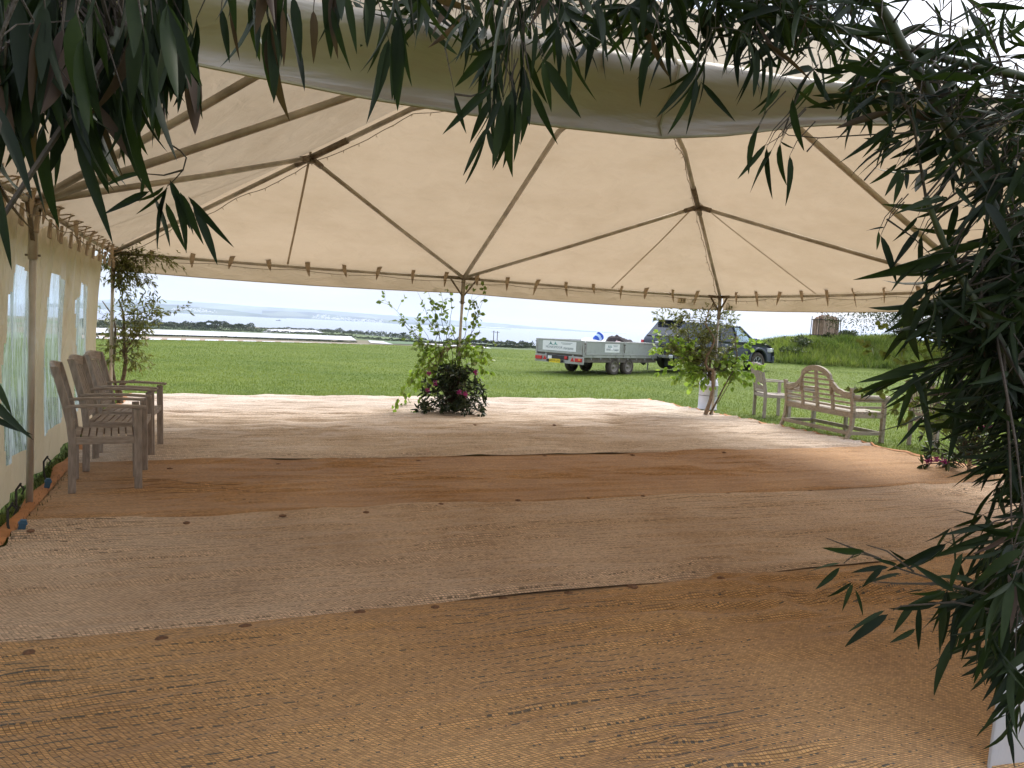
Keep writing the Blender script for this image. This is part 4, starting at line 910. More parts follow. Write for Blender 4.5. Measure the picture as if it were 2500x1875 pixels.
# pegs and hooks beside the wall
def hook(px, py, label):
    p = gnd(px, py); b = MB(); b.tube([(0, 0, 0), (-.03, .02, .06), (-.05, .05, .15), (-.02, .06, .20)], .008, 6).tube([(-.02, .05, .19), (.01, .05, .16), (-.01, .05, .12)], .006, 6)
    o = b.build('wall_hook', M['black']); o.location = p; tag(o, label, 'hook', 'black hooks holding down the side wall')
hook(112, 1172, 'black wall hook by the upper blue peg'); hook(45, 1250, 'black wall hook between the two blue pegs'); hook(25, 1305, 'black wall hook left of the lower blue peg'); hook(190, 1108, 'black wall hook behind the nearest chair')
for x, y, lb in ((112, 1200, 'blue plastic peg behind the near side pole'), (49, 1308, 'blue plastic peg at the corner of the orange mat edge')):
    p = gnd(x, y); pg = MB(); pg.prism([(-.018, 0), (.018, 0), (.022, .10), (.016, .115), (-.016, .115), (-.022, .10)], -.012, .012); pg.box((0, 0, .09), (.052, .03, .014)); pg.tube([(0, 0, .02), (0, 0, -.08)], .007, 6)
    o = pg.build('tent_peg', M['blue_peg'], bevel=.003); o.location = p; o.rotation_euler = (.2, .15, PSI + .3); tag(o, lb, 'peg')

# fairy lights clipped under the hips and eave
bulb_me = MB().tube([(0, 0, 0), (0, 0, -.022), (0, 0, -.04)], [.003, .0055, .002], 5).mesh('bulb'); bulb_me.materials.append(M['bulb'])
def lights(path, label, step=.16, droop=.05):
    r = empty('string_lights', path[0], 0, label, 'string lights', 'unlit fairy light strings under the roof')
    pts = []
    for p, q in zip(path[:-1], path[1:]):
        n_ = max(2, int((q - p).length / .12))
        for i in range(n_): 
            t = i / n_; pts.append(p.lerp(q, t) + Vector((random.uniform(-.012, .012), random.uniform(-.012, .012), -droop * abs(math.sin(t * PI * max(1, round((q - p).length / 1.1)))) )))
    pts.append(path[-1]); MB().tube([p - path[0] for p in pts], .0045, 4).build('cable', M['wire'], r)
    for i in range(1, len(pts), 2):
        o = link('bulb', bulb_me, None, r); o.location = pts[i] - path[0]; o.rotation_euler = (random.uniform(-.8, .8), random.uniform(-.8, .8), 0)
def W(v): return L(v.x, v.y, v.z)
dn = Vector((0, 0, -.055))
lights([W(E(cor['c1'])) + dn, W(J['c1']) + dn, W(bendpt(cor['c1'])) + dn, W(PKT) + dn], 'fairy lights along the hip above the far left corner')
lights([W(E(cor['c2'])) + dn + Vector((-.03, 0, 0)), W(J['c2']) + dn + Vector((-.03, 0, 0)), W(bendpt(cor['c2'])) + dn, W(PKT) + dn], 'fairy lights along the hip above the far right corner')
lights([L(-4.9, SBF * .985, HE - .09), L(-2.6, SBF * .985, HE - .09), L(-.2, SBF * .985, HE - .09), L(2.6, SBF * .985, HE - .09), L(4.9, SBF * .985, HE - .09)], 'fairy lights along the far eave rail', droop=.03)
lights([L(SA * .985, 5.0, HE - .09), L(SA * .985, 2.6, HE - .09), L(SA * .985, 0, HE - .09)], 'fairy lights along the right eave rail', droop=.04)
lights([L(-4.98, 5.0, HE - .12), L(-4.98, 2.6, HE - .12), L(-4.98, 0, HE - .12), L(-4.98, -3, HE - .12)], 'fairy lights tangled along the left eave rail', droop=.05)

# ------------------------------------------------------------------ slatted armchairs
def armchair(label, mat_v=None):
    r = empty('garden_chair', (0, 0, 0), 0, label, 'chair', 'weathered wooden slatted armchairs')
    mv, mh = M['teak'], M['teak_h']; Wd, D = .58, .50        # faces +x, width along y
    def sw_(z): return -.0 - .13 * max(0, (z - .45) / .57) ** 1.25
    for s_ in (-1, 1):
        y = s_ * (Wd / 2 - .02)
        b = MB(); prof = [0, .2, .42, .55, .7, .85, .96, 1.0]
        fr = [Vector((sw_(z) + .0, y, z)) for z in prof]
        poly = [(p.x - .028, p.z) for p in fr] + [(p.x + .028, p.z) for p in fr[::-1]]
        b.prism(poly, y - .019, y + .019); b.build('back_leg', mv, r, bevel=.005)
        MB().bar((D - .03, y, 0), (D - .045, y, .665), .038, .058, (1, 0, 0)).build('front_leg', mv, r, bevel=.005)
        MB().bar((.0, y, .415), (D - .02, y, .415), .030, .058).build('side_rail', mh, r, bevel=.004)
        a = MB(); n_ = 8; P = []
        for i in range(n_ + 1):
            t = i / n_; x = -.05 + (D + .07) * t; z = .685 + .010 * math.sin(t * PI) - .004 * t; hw = .024 + .010 * math.sin(t * PI * .9)
            P.append((x, z, hw))
        vs = []; 
        for x, z, hw in P: vs += [(x, y - hw, z - .011), (x, y + hw, z - .011), (x, y + hw, z + .011), (x, y - hw, z + .011)]
        fs = [(4 * i + k, 4 * i + (k + 1) % 4, 4 * i + 4 + (k + 1) % 4, 4 * i + 4 + k) for i in range(n_) for k in range(4)] + [(3, 2, 1, 0), tuple(4 * n_ + k for k in range(4))]
        a.add(vs, fs).build('armrest', mh, r, bevel=.005)
    MB().bar((D - .035, -Wd / 2 + .03, .425), (D - .035, Wd / 2 - .03, .425), .028, .055).build('front_rail', mh, r, bevel=.004)
    MB().bar((.0, -Wd / 2 + .03, .41), (.0, Wd / 2 - .03, .41), .026, .05).build('back_rail', mh, r, bevel=.004)
    for k in range(9):
        x = .03 + k * .0535; z = .448 - .016 * math.sin(PI * (k / 8)); MB().bar((x, -Wd / 2 + .04, z), (x, Wd / 2 - .04, z), .042, .016).build('seat_slat', mh, r, bevel=.003)
    # curved top rail
    P = []
    for i in range(9):
        t = -1 + 2 * i / 8; y = t * (Wd / 2 - .005); x = sw_(.965) - .035 * (1 - t * t); P.append((x, y, .955 + .028 * (1 - t * t)))
    vs = []
    for x, y, z in P: vs += [(x - .015, y, z - .045), (x + .015, y, z - .045), (x + .010, y, z + .042), (x - .022, y, z + .042)]
    fs = [(4 * i + k, 4 * i + (k + 1) % 4, 4 * i + 4 + (k + 1) % 4, 4 * i + 4 + k) for i in range(8) for k in range(4)] + [(3, 2, 1, 0), tuple(32 + k for k in range(4))]
    MB().add(vs, fs).build('top_rail', mh, r, bevel=.006)
    MB().bar((sw_(.52), -Wd / 2 + .04, .50), (sw_(.52), Wd / 2 - .04, .50), .022, .05).build('lower_back_rail', mh, r, bevel=.003)
    for k in range(8):
        y = -.205 + k * .0586; cv = 1 - (y / .29) ** 2
        pts = [Vector((sw_(z) - .035 * cv * ((z - .5) / .45), y, z)) for z in (.50, .65, .80, .93)]
        b = MB(); poly = [(p.x - .006, p.z) for p in pts] + [(p.x + .006, p.z) for p in pts[::-1]]; b.prism(poly, y - .017, y + .017); b.build('back_slat', mv, r, bevel=.002)
    return r
ch = armchair('nearest of three wooden armchairs beside the side wall')
def place(o, p, rz, s_=1.0): o.location = p; o.rotation_euler = (0, 0, rz); o.scale = (s_, s_, s_)
place(ch, L(-4.86, .585, .022), PSI + .10, 1.02)
c2 = copy_tree(ch); c2['label'] = 'middle one of three wooden armchairs beside the side wall'; place(c2, L(-4.84, 1.47, .024), PSI - .02, 1.02)
c3 = copy_tree(ch); c3['label'] = 'farthest of three wooden armchairs beside the side wall, by the twisted willow'; place(c3, L(-4.80, 2.27, .024), PSI - .10, 1.02)
c4 = copy_tree(ch); c4['label'] = 'wooden armchair on the grass left of the arched bench'; p = gnd(1861, 1021); place(c4, (p.x + .02, p.y + .28, 0), .03, 1.04)
c5 = copy_tree(ch); c5['label'] = 'wooden armchair on the grass right of the bench, half hidden by bamboo'; p = gnd(2241, 1102); place(c5, (p.x + .26, p.y + .38, 0), PSI - .15, 1.0)

# ------------------------------------------------------------------ arched bench (facing away)
pL, pR = gnd(1914, 1043), gnd(2080, 1082); dv = (pR - pL); yaw = math.atan2(dv.y, dv.x)   # local x runs along the back, from far/left to near/right; bench faces local +y
bn = empty('arched_bench', pL, yaw, 'wooden bench with high arched slatted back seen from behind', 'bench')
BL = dv.length; mb_ = M['teak_b']; sgn_y = 1
def topz(u):          # arched outline, u 0..1
    c = abs(u - .5) * 2
    if c < .44: return .86 + .22 * math.sqrt(max(0, 1 - (c / .47) ** 2)) 
    if c < .66: return .865 - .10 * sm((c - .44) / .22)
    if c < .80: return .765 - .03 * sm((c - .66) / .14)
    return .735
for x in (0.03, BL - .03):
    pts = [(-.11, 0), (-.05, .12), (-.01, .25), (0, .42), (-.02, .60), (-.06, .80)]
    b = MB(); vs = []
    for (y, z) in pts: vs += [(x - .03, y - .028, z), (x + .03, y - .028, z), (x + .03, y + .028, z), (x - .03, y + .028, z)]
    n_ = len(pts); fs = [(4 * i + k, 4 * i + (k + 1) % 4, 4 * i + 4 + (k + 1) % 4, 4 * i + 4 + k) for i in range(n_ - 1) for k in range(4)] + [(3, 2, 1, 0), tuple(4 * (n_ - 1) + k for k in range(4))]
    b.add(vs, fs).build('back_leg', mb_, bn, bevel=.006)
    MB().bar((x, .56, 0), (x, .56, .64), .06, .06, (0, 1, 0)).build('front_leg', mb_, bn, bevel=.005)
    MB().bar((x, .0, .40), (x, .56, .40), .035, .07).build('side_rail', mb_, bn, bevel=.004)
    MB().bar((x, -.04, .14), (x, .56, .14), .035, .05).build('side_stretcher', mb_, bn, bevel=.004)
    MB().bar((x, .0, .52), (x, .56, .52), .025, .035).build('arm_slat', mb_, bn, bevel=.003)
    a = MB(); a.tube([(x + (-.015 if x < 1 else .015), -.03, .66), (x + (-.015 if x < 1 else .015), .62, .66)], .042, 12); a.build('rolled_arm', mb_, bn, True)
    MB().bar((x, -.03, .61), (x, .60, .61), .075, .02).build('armrest', mb_, bn, bevel=.004)
def yb(z): return -.0 - .10 * max(0, (z - .40) / .65)
# arched top rail, 61 stations
N_ = 72; vs = []
for i in range(N_ + 1):
    u = i / N_; x = u * BL; zt = topz(u); th_ = .085; 
    sl = (topz(min(1, u + .01)) - topz(max(0, u - .01))) / (.02 * BL); th_ = th_ * math.sqrt(1 + min(6, sl * sl)) * .92
    for (dy, z) in ((-.022, zt - th_), (.022, zt - th_), (.022, zt), (-.022, zt)): vs.append((x, yb(zt) + dy, z))
fs = [(4 * i + k, 4 * i + (k + 1) % 4, 4 * i + 4 + (k + 1) % 4, 4 * i + 4 + k) for i in range(N_) for k in range(4)] + [(3, 2, 1, 0), tuple(4 * N_ + k for k in range(4))]
MB().add(vs, fs).build('arched_rail', mb_, bn, bevel=.004)
for u in (.28, .5, .72):
    x = u * BL; zt = topz(u) - .05; MB().bar((x, yb(.43), .43), (x, yb(zt), zt), .065, .03, (0, 1, 0)).build('back_upright', mb_, bn, bevel=.003)
for z in (.50, .575, .65, .725, .80, .875, .95):
    xs = [u for u in np.linspace(.02, .98, 97) if topz(u) - .03 > z]
    if xs: MB().bar((xs[0] * BL, yb(z) + .004, z), (xs[-1] * BL, yb(z) + .004, z), .022, .030).build('back_slat', mb_, bn, bevel=.002)
MB().bar((0, .0, .405), (BL, .0, .405), .035, .085).build('back_rail', mb_, bn, bevel=.004)
MB().bar((0, .56, .395), (BL, .56, .395), .035, .07).build('front_rail', mb_, bn, bevel=.004)
MB().bar((0, -.05, .14), (BL, -.05, .14), .03, .055).build('back_stretcher', mb_, bn, bevel=.004)
MB().bar((0, .54, .14), (BL, .54, .14), .03, .055).build('front_stretcher', mb_, bn, bevel=.004)
MB().bar((BL / 2, .56, 0), (BL / 2, .56, .38), .05, .05, (0, 1, 0)).build('middle_leg', mb_, bn, bevel=.004)
for k in range(7): MB().bar((.02, .05 + k * .084, .448), (BL - .02, .05 + k * .084, .448), .066, .018).build('seat_slat', mb_, bn, bevel=.003)
bn.scale = (1, 1, 1.06)

# ------------------------------------------------------------------ milk churn
p = gnd(1732, 1003); mc = empty('milk_churn', (p.x, p.y + .2, 0), .4, 'white metal milk churn standing on the grass behind the right pole', 'milk churn')
MB().lathe([(0, .0), (.19, .0), (.2, .015), (.2, .03), (.19, .04), (.19, .50), (.197, .505), (.197, .525), (.19, .53), (.19, .56), (.165, .62), (.125, .68), (.12, .72), (.14, .75), (.14, .765), (.115, .765), (.11, .70)], 32).build('body', M['churn'], mc, True)
for s_ in (-1, 1): MB().tube([(s_ * .15, 0, .64), (s_ * .21, 0, .66), (s_ * .215, 0, .58), (s_ * .19, 0, .55)], .010, 8).build('handle', M['churn'], mc, True)
MB().lathe([(.1915, .30), (.1935, .302), (.1935, .308), (.1915, .31)], 32).build('wire_band', M['black'], mc)

# ------------------------------------------------------------------ decorations: twigs and leaves at the poles
def leafy(name_leaf, root, P, D, size, m, aspect, droop=.4, curve=False):
    """leaves placed at points P pointing along D: diamond pairs folded on the midrib"""
    P = np.asarray(P, float); D = np.asarray(D, float); n_ = len(P); D = D + rng.normal(0, .45, (n_, 3)); D[:, 2] -= droop; D /= np.linalg.norm(D, axis=1)[:, None]
    q = rng.normal(size=(n_, 3)); q[:, 2] += .8; s_ = np.cross(D, q); s_ /= np.linalg.norm(s_, axis=1)[:, None] + 1e-9; up = np.cross(s_, D)
    sz = (size * rng.uniform(.65, 1.25, n_))[:, None]; wd = sz * aspect / 2
    pts = [P, P + D * sz * .35 + s_ * wd + up * wd * .35, P + D * sz * .75 + s_ * wd * .7 + up * wd * .2, P + D * sz, P + D * sz * .75 - s_ * wd * .7 + up * wd * .2, P + D * sz * .35 - s_ * wd + up * wd * .35, P + D * sz * .5]
    V = np.stack(pts, 1).reshape(-1, 3); a = np.arange(n_)[:, None] * 7
    Fq = np.concatenate([a + np.array([[0, 1, 2, 6]]), a + np.array([[6, 2, 3, 4]]), a + np.array([[0, 6, 4, 5]])], 0)
    o = link(name_leaf, np_mesh(name_leaf, V, Fq), m, root); o['kind'] = 'stuff'; return o
def wander(p, d, length, n_, wob, grav=0.0, curl=0.0):
    pts = [Vector(p)]; d = Vector(d).normalized(); st = length / n_; ph = random.uniform(0, 6)
    for i in range(n_):
        d = d + Vector((random.gauss(0, wob), random.gauss(0, wob), random.gauss(0, wob) - grav))
        if curl: d += Vector((math.cos(ph + i * 1.1), math.sin(ph + i * 1.1), 0)) * curl
        d.normalize(); pts.append(pts[-1] + d * st)
    return pts
def spray(root, tips, starts, m_bark, r0, leafm, lsize, aspect, per, wob, curl=0, side=0, grav=.05, droop=.4, leafname='leaves', bend=None):
    """branches from start points to tip points, with side twigs carrying leaves"""
    b = MB(); LP, LD = [], []
    for s_, e in zip(starts, tips):
        s_, e = Vector(s_), Vector(e); n_ = 12; pts = []
        l = (e - s_).length; ph = random.uniform(0, 6)
        for i in range(n_ + 1):
            t = i / n_; q = s_.lerp(e, t); q.z += l * .10 * math.sin(PI * t)
            q += Vector((mnoise.noise(Vector((t * 4, ph, 0))), mnoise.noise(Vector((t * 4, ph, 9))), mnoise.noise(Vector((t * 4, ph, 19))))) * wob * l * math.sin(PI * min(1, t * 1.2))
            if curl: q += Vector((math.cos(ph + t * 14), math.sin(ph + t * 14), .6 * math.sin(ph + t * 11))) * curl * l * t
            pts.append(q)
        b.tube(pts, [r0 * (1 - .85 * i / n_) for i in range(n_ + 1)], 5)
        for k in range(side):
            i = random.randint(3, n_); d0 = (pts[i] - pts[i - 1]).normalized(); d = d0 + Vector((random.gauss(0, .7), random.gauss(0, .7), random.gauss(0, .5)))
            tw = wander(pts[i], d, random.uniform(.10, .30), 6, .22 + curl * 2, grav, curl * 3)
            b.tube(tw, [r0 * .3 * (1 - .7 * j / 6) for j in range(7)], 3)
            for _ in range(per): j = random.randint(1, 6); LP.append(tw[j]); LD.append(tw[j] - tw[j - 1] if tw[j] != tw[j - 1] else d)
        for _ in range(per * 2): j = random.randint(4, n_); LP.append(pts[j]); LD.append((pts[j] - pts[j - 1]).normalized())
    b.build('branch', m_bark, root)
    if LP: LD = [Vector(d).normalized() for d in LD]; leafy(leafname, root, [tuple(p) for p in LP], [tuple(d) for d in LD], lsize, leafm, aspect, droop)
def rhodo(root, c, rad, h, n_, flowers):
    """heap of rhododendron cuttings: whorls of long dark leaves"""
    P, D = [], []; b = MB()
    for _ in range(n_):
        a = random.uniform(0, 2 * PI); q = random.random() ** .6; z = h * random.uniform(.05, 1) ; rr_ = rad * q * (1 - .45 * (z / h) ** 2)
        t = Vector((c[0] + math.cos(a) * rr_, c[1] + math.sin(a) * rr_ * .8, c[2] + z)); base = Vector((c[0] + math.cos(a) * rr_ * .2, c[1], c[2] + z * .4))
        b.tube([base, base.lerp(t, .6) + Vector((0, 0, .03)), t], [.006, .005, .003], 4); ax = (t - base).normalized()
        for k in range(8):
            an = 2 * PI * k / 8; o_ = ax.orthogonal().normalized(); o_.rotate(Matrix.Rotation(an, 3, ax)); P.append(tuple(t)); D.append(tuple(o_ + ax * .5))
    b.build('branch', M['dark_bark'], root); leafy('leaves', root, P, D, .115, M['leaf_rhodo'], .30, .25)
    k = len(P) // 8; leafy('pale_leaves', root, P[:k], D[:k], .10, M['leaf_pale'], .3, .3)
    for (x, y, z) in flowers:
        V, Fc = leaf_tris(rng.normal(0, .016, (34, 3)), .032, aspect=.8); o = link('flower', np_mesh('flower', V, Fc), M['pink'], root); o.location = (x, y, z)
# centre pole
P2 = L(0, SBF); P2b = L(0, SBF + .10)
def rel(px, py, dep, root_loc): return at(px, py, dep) - Vector(root_loc)
r = empty('birch_arrangement', (P2b.x, P2b.y, 0), 0, 'leafy birch branches tied around the centre pole', 'foliage arrangement')
D2 = P2b.y - .1; dd = (P2b.x, P2b.y, 0)
st = [rel(1108, 980, D2 + .05, dd)] * 14
tips = [(940, 733, .1), (968, 765, 0), (1016, 707, .2), (1045, 712, -.1), (1075, 705, 0), (1185, 720, .1), (1172, 740, -.2), (1200, 835, .1), (1018, 822, 0), (1100, 706, .1), (1055, 760, 0), (1155, 712, 0), (1020, 785, .1), (1090, 790, -.1)]
spray(r, [rel(x, y, D2 + z, dd) for x, y, z in tips], st, M['dark_bark'], .009, M['leaf_birch'], .085, .70, 4, .10, side=8, droop=.5)
tips = [(992, 975, 0), (1000, 930, -.15), (1030, 880, 0), (1182, 905, 0), (1150, 850, -.1), (1060, 870, .1), (960, 990, -.3), (1180, 870, .1), (1015, 1000, -.2)]
spray(r, [rel(x, y, D2 + z, dd) for x, y, z in tips], [rel(1100, 850, D2, dd)] * len(tips), M['hazel_bark'], .006, M['leaf_bright'], .085, .64, 5, .12, side=9, droop=.7)
r = empty('rhododendron_arrangement', (P2b.x - .05, P2b.y - .12, 0), 0, 'heap of dark rhododendron with pink flowers at the foot of the centre pole', 'flower arrangement')
ddr = (P2b.x - .05, P2b.y - .12, 0)
def fl(px, py, dep, rt): q = rel(px, py, dep, rt); return (q.x, q.y, q.z)
rhodo(r, (0, 0, .03), .60, .80, 170, [fl(1048, 912, D2 - .5, ddr), fl(1062, 936, D2 - .55, ddr), fl(1045, 953, D2 - .6, ddr), fl(1121, 957, D2 - .6, ddr), fl(1162, 909, D2 - .45, ddr), fl(1135, 962, D2 - .6, ddr)])
rhodo(r, (.28, -.15, .02), .35, .25, 18, []); rhodo(r, (-.35, -.1, .02), .3, .2, 8, [])
# right near arrangement (P4), mostly behind the bamboo
P4 = L(SA, 0); d4 = (P4.x - .1, P4.y - .1, 0)
r = empty('rhododendron_arrangement', d4, 0, 'rhododendron heap with pink flowers at the right pole, behind the bamboo', 'flower arrangement')
rhodo(r, (0, 0, .03), .62, .9, 80, [fl(2396, 1043, 9.0, d4), fl(2420, 1045, 9.0, d4), fl(2268, 1126, 8.8, d4), fl(2306, 1126, 8.8, d4), fl(2330, 1060, 9, d4), fl(2285, 1120, 8.7, d4)])
r = empty('beech_arrangement', (P4.x, P4.y, 0), 0, 'beech branches reaching left from the right pole', 'foliage arrangement')
d4 = (P4.x, P4.y, 0)
tips = [(2075, 948, 9.2), (2150, 785, 9.3), (2135, 850, 9.6), (2190, 915, 9.0), (2150, 1010, 8.9), (2230, 880, 9.3), (2300, 820, 9.4), (2200, 985, 8.7), (2240, 760, 9.4), (2420, 800, 9.5), (2480, 900, 9.4), (2260, 1040, 8.7)]
spray(r, [rel(x, y, z, d4) for x, y, z in tips], [rel(2370, 1050, P4.y, d4)] * len(tips), M['dark_bark'], .008, M['leaf_birch'], .09, .75, 5, .08, side=7, droop=.5)
# far right pole: twisted hazel, willow and beech
P3 = L(SA, SBF); d3 = (P3.x - .15, P3.y - .02, 0); D3 = P3.y
r = empty('hazel_arrangement', d3, 0, 'twisted hazel trunk with bright beech leaves at the far right pole', 'foliage arrangement')
tr = [(1722, 1013), (1735, 975), (1741, 945), (1740, 915), (1741, 903), (1728, 900), (1722, 888), (1727, 868), (1739, 846), (1745, 830), (1738, 815), (1722, 792), (1730, 760), (1745, 738)]
MB().tube([rel(x, y, D3 - .12, d3) for x, y in tr], [.040, .034, .032, .03, .034, .028, .026, .025, .023, .02, .016, .013, .01, .006], 8).build('trunk', M['hazel_bark'], r, True)
MB().tube([rel(x, y, D3 - .1, d3) for x, y in ((1733, 1012), (1750, 980), (1765, 950), (1790, 905), (1800, 870), (1795, 830), (1800, 800))], [.02, .018, .014, .012, .010, .008, .004], 6).build('stem', M['willow_bark'], r, True)
MB().tube([rel(x, y, D3 - .14, d3) for x, y in ((1752, 985), (1770, 955), (1795, 912), (1800, 905))], [.008, .007, .005, .003], 5).build('stem', M['willow_bark'], r, True)
tips = [(1620, 860, 0), (1590, 850, .1), (1640, 882, -.1), (1612, 905, 0), (1650, 925, -.1), (1690, 930, 0), (1800, 925, -.1), (1830, 915, 0), (1848, 930, .1), (1840, 890, 0), (1815, 870, -.1), (1660, 830, .1), (1830, 838, .1), (1712, 940, -.1), (1690, 900, -.2), (1640, 840, 0), (1605, 828, 0), (1790, 895, -.2)]
spray(r, [rel(x, y, D3 + z, d3) for x, y, z in tips], [rel(1738, 905, D3 - .05, d3)] * len(tips), M['dark_bark'], .007, M['leaf_bright'], .10, .74, 5, .08, side=8, droop=.35)
d3w = (P3.x - .2, P3.y + .05, 0)
r = empty('willow_arrangement', d3w, 0, 'curly willow branches with fine leaves in front of the pickup', 'foliage arrangement')
tips = [(1668, 742, 0), (1640, 765, .1), (1700, 735, 0), (1730, 738, .1), (1655, 800, 0), (1630, 830, 0), (1680, 770, -.1), (1760, 745, 0), (1790, 770, .1), (1785, 745, 0), (1645, 850, -.1), (1700, 800, -.1), (1720, 770, 0), (1600, 772, .2), (1625, 748, .1), (1810, 810, .1), (1670, 870, 0), (1750, 800, .1), (1690, 850, .1), (1780, 850, .1)]
spray(r, [rel(x, y, D3 + z, d3w) for x, y, z in tips], [rel(1735, 930, D3, d3w)] * len(tips), M['willow_bark'], .008, M['leaf_willow'], .07, .28, 11, .12, curl=.03, side=20, droop=.5)
# far left corner: curly willow tree leaning at the pole
P1 = L(-SA, SBF); D1 = P1.y; d1 = (P1.x + .2, P1.y + .1, 0)
r = empty('curly_willow', d1, 0, 'curly willow boughs tied to the far left corner pole', 'willow')
MB().tube([rel(x, y, D1 + .1, d1) for x, y in ((296, 985), (293, 950), (303, 915), (307, 880), (305, 850), (302, 820), (304, 790), (300, 760), (290, 730))], [.032, .03, .028, .028, .026, .022, .018, .014, .01], 8).build('trunk', M['willow_bark'], r, True)
MB().tube([rel(x, y, D1 + .1, d1) for x, y in ((290, 985), (275, 900), (280, 850), (282, 800), (275, 770), (250, 735))], [.022, .02, .018, .016, .012, .006], 7).build('trunk', M['willow_bark'], r, True)
MB().tube([rel(x, y, D1 - .3, d1) for x, y in ((298, 942), (310, 932), (332, 927))], [.018, .014, .006], 6).build('stem', M['willow_bark'], r, True)
tips = [(330, 770, 0), (380, 740, 0), (350, 745, .1), (375, 765, 0), (345, 870, 0), (335, 890, .1), (340, 840, 0), (255, 850, 0), (258, 800, .1), (250, 760, 0), (325, 800, -.1), (300, 700, 0), (420, 758, 0), (350, 790, 0), (270, 880, 0), (360, 720, 0), (330, 720, 0)]
spray(r, [rel(x, y, D1 + z, d1) for x, y, z in tips], [rel(303, 870, D1 + .1, d1)] * len(tips), M['willow_bark'], .007, M['leaf_willow'], .07, .26, 8, .10, curl=.05, side=12, droop=.6)
tips = [(420, 640, 0), (400, 628, .1), (370, 630, 0), (350, 660, .1), (330, 650, -.1), (300, 640, 0), (375, 690, 0), (340, 690, 0), (320, 680, .1), (290, 660, 0), (260, 645, 0), (330, 615, 0), (300, 700, 0), (280, 620, 0), (310, 725, 0)]
spray(r, [rel(x, y, D1 + z, d1) for x, y, z in tips], [rel(268, 650, D1, d1)] * len(tips), M['willow_bark'], .006, M['leaf_willow'], .06, .24, 10, .12, curl=.04, side=16, droop=.6)

# stray sprig and petals on the mat at the left of the centre pole
p = gnd(960, 995, .02); r = empty('fallen_sprig', p, 0, 'small fallen birch sprig on the pale mat left of the centre pole', 'sprig')
MB().tube([(0, 0, .01), (.15, .1, .05), (.3, .15, .1)], .003, 4).build('twig', M['dark_bark'], r); leafy('leaves', r, [(i * .025, i * .016, .02 + i * .007) for i in range(12)], [(0, 0, .2)] * 12, .06, M['leaf_birch'], .7)

# ------------------------------------------------------------------ wheels
def wheel(parent, x, y, rad, wd, rim_m, spokes, out_s):
    """axis along y; out_s the side (+1/-1) the rim faces"""
    r_ = empty('wheel', (x, y, rad)); r_.parent = parent
    t = MB(); hw = wd / 2; prof = [(rad * .60, -hw * .85), (rad * .72, -hw), (rad * .92, -hw * .98), (rad, -hw * .7), (rad, hw * .7), (rad * .92, hw * .98), (rad * .72, hw), (rad * .60, hw * .85)]
    t.lathe(prof, 36, axis='y').build('tyre', M['tyre'], r_, True)
    r2 = MB(); o_ = out_s * hw
    r2.lathe([(rad * .60, -hw * .8), (rad * .60, hw * .8)], 30, axis='y'); r2.lathe([(rad * .61, o_ * .86), (rad * .56, o_ * .92), (rad * .54, o_ * .7)], 30, axis='y')
    if spokes:
        for k in range(spokes):
            a = 2 * PI * k / spokes
            for da in (-.10, .10):
                p0 = Vector((math.cos(a) * rad * .10, o_ * .62, math.sin(a) * rad * .10)); p1 = Vector((math.cos(a + da) * rad * .56, o_ * .78, math.sin(a + da) * rad * .56)); r2.bar(p0, p1, rad * .065, rad * .05, (0, 1, 0))
        r2.lathe([(0, o_ * .72), (rad * .14, o_ * .70), (rad * .16, o_ * .5)], 16, axis='y')
    else:
        r2.lathe([(0, o_ * .75), (rad * .13, o_ * .73), (rad * .15, o_ * .45), (rad * .30, o_ * .32), (rad * .36, o_ * .42), (rad * .46, o_ * .38), (rad * .58, o_ * .6)], 24, axis='y')
    r2.build('rim', rim_m, r_, True)
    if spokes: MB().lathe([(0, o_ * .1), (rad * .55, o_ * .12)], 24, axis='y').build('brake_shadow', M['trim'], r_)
    return r_

# ------------------------------------------------------------------ trailer (x forward, y left; rear face at x=0)
TLn, TWd = 4.2, 2.15
thd = math.radians(45.5); RRp = Vector((2.31, 24.9)); fwd = Vector((math.sin(thd), math.cos(thd))); lft = Vector((-math.cos(thd), math.sin(thd)))
o2 = RRp + lft * (TWd / 2); gz = hz(*(o2 + fwd * 2))
tl = empty('flatbed_trailer', (o2.x, o2.y, gz - .01), PI / 2 - thd, 'grey dropside twin axle trailer loaded with covers', 'trailer')
zb, hp = .70, .44; hw = TWd / 2
MB().box((TLn / 2, 0, zb - .02), (TLn, TWd - .02, .05)).build('deck', M['grime'], tl)
MB().box((TLn / 2, hw - .02, zb - .05), (TLn, .05, .09)).build('deck_rail', M['steel'], tl, bevel=.006); MB().box((TLn / 2, -hw + .02, zb - .05), (TLn, .05, .09)).build('deck_rail', M['steel'], tl, bevel=.006)
def dropside(cx_, cy_, ln, rot, name='side_panel'):
    r_ = MB(); r_.box((0, 0, hp / 2 + .02), (ln - .05, .022, hp - .05)); o = r_.build(name, M['alu_side'], tl); o.location = (cx_, cy_, zb); o.rotation_euler = (0, 0, rot)
    for z in (.02, hp): MB().box((0, 0, z), (ln - .03, .045, .045)).build('panel_rail', M['steel'], o, bevel=.005)
    for s_ in (-1, 1): MB().box((s_ * (ln / 2 - .035), 0, hp / 2), (.04, .042, hp - .05)).build('panel_edge', M['steel'], o)
    for s_ in (-.3, .3):
        MB().box((s_ * ln, -.01, -.045), (.05, .03, .05)).build('hinge', M['steel'], o)
    return o
rear = dropside(-.0, 0, TWd - .10, -PI / 2, 'rear_panel')     # local -y of panel faces outwards (rear)
rp1 = dropside(.05 + TLn * .25, -hw + .0, TLn / 2 - .06, 0); rp2 = dropside(.02 + TLn * .75, -hw + .0, TLn / 2 - .06, 0)
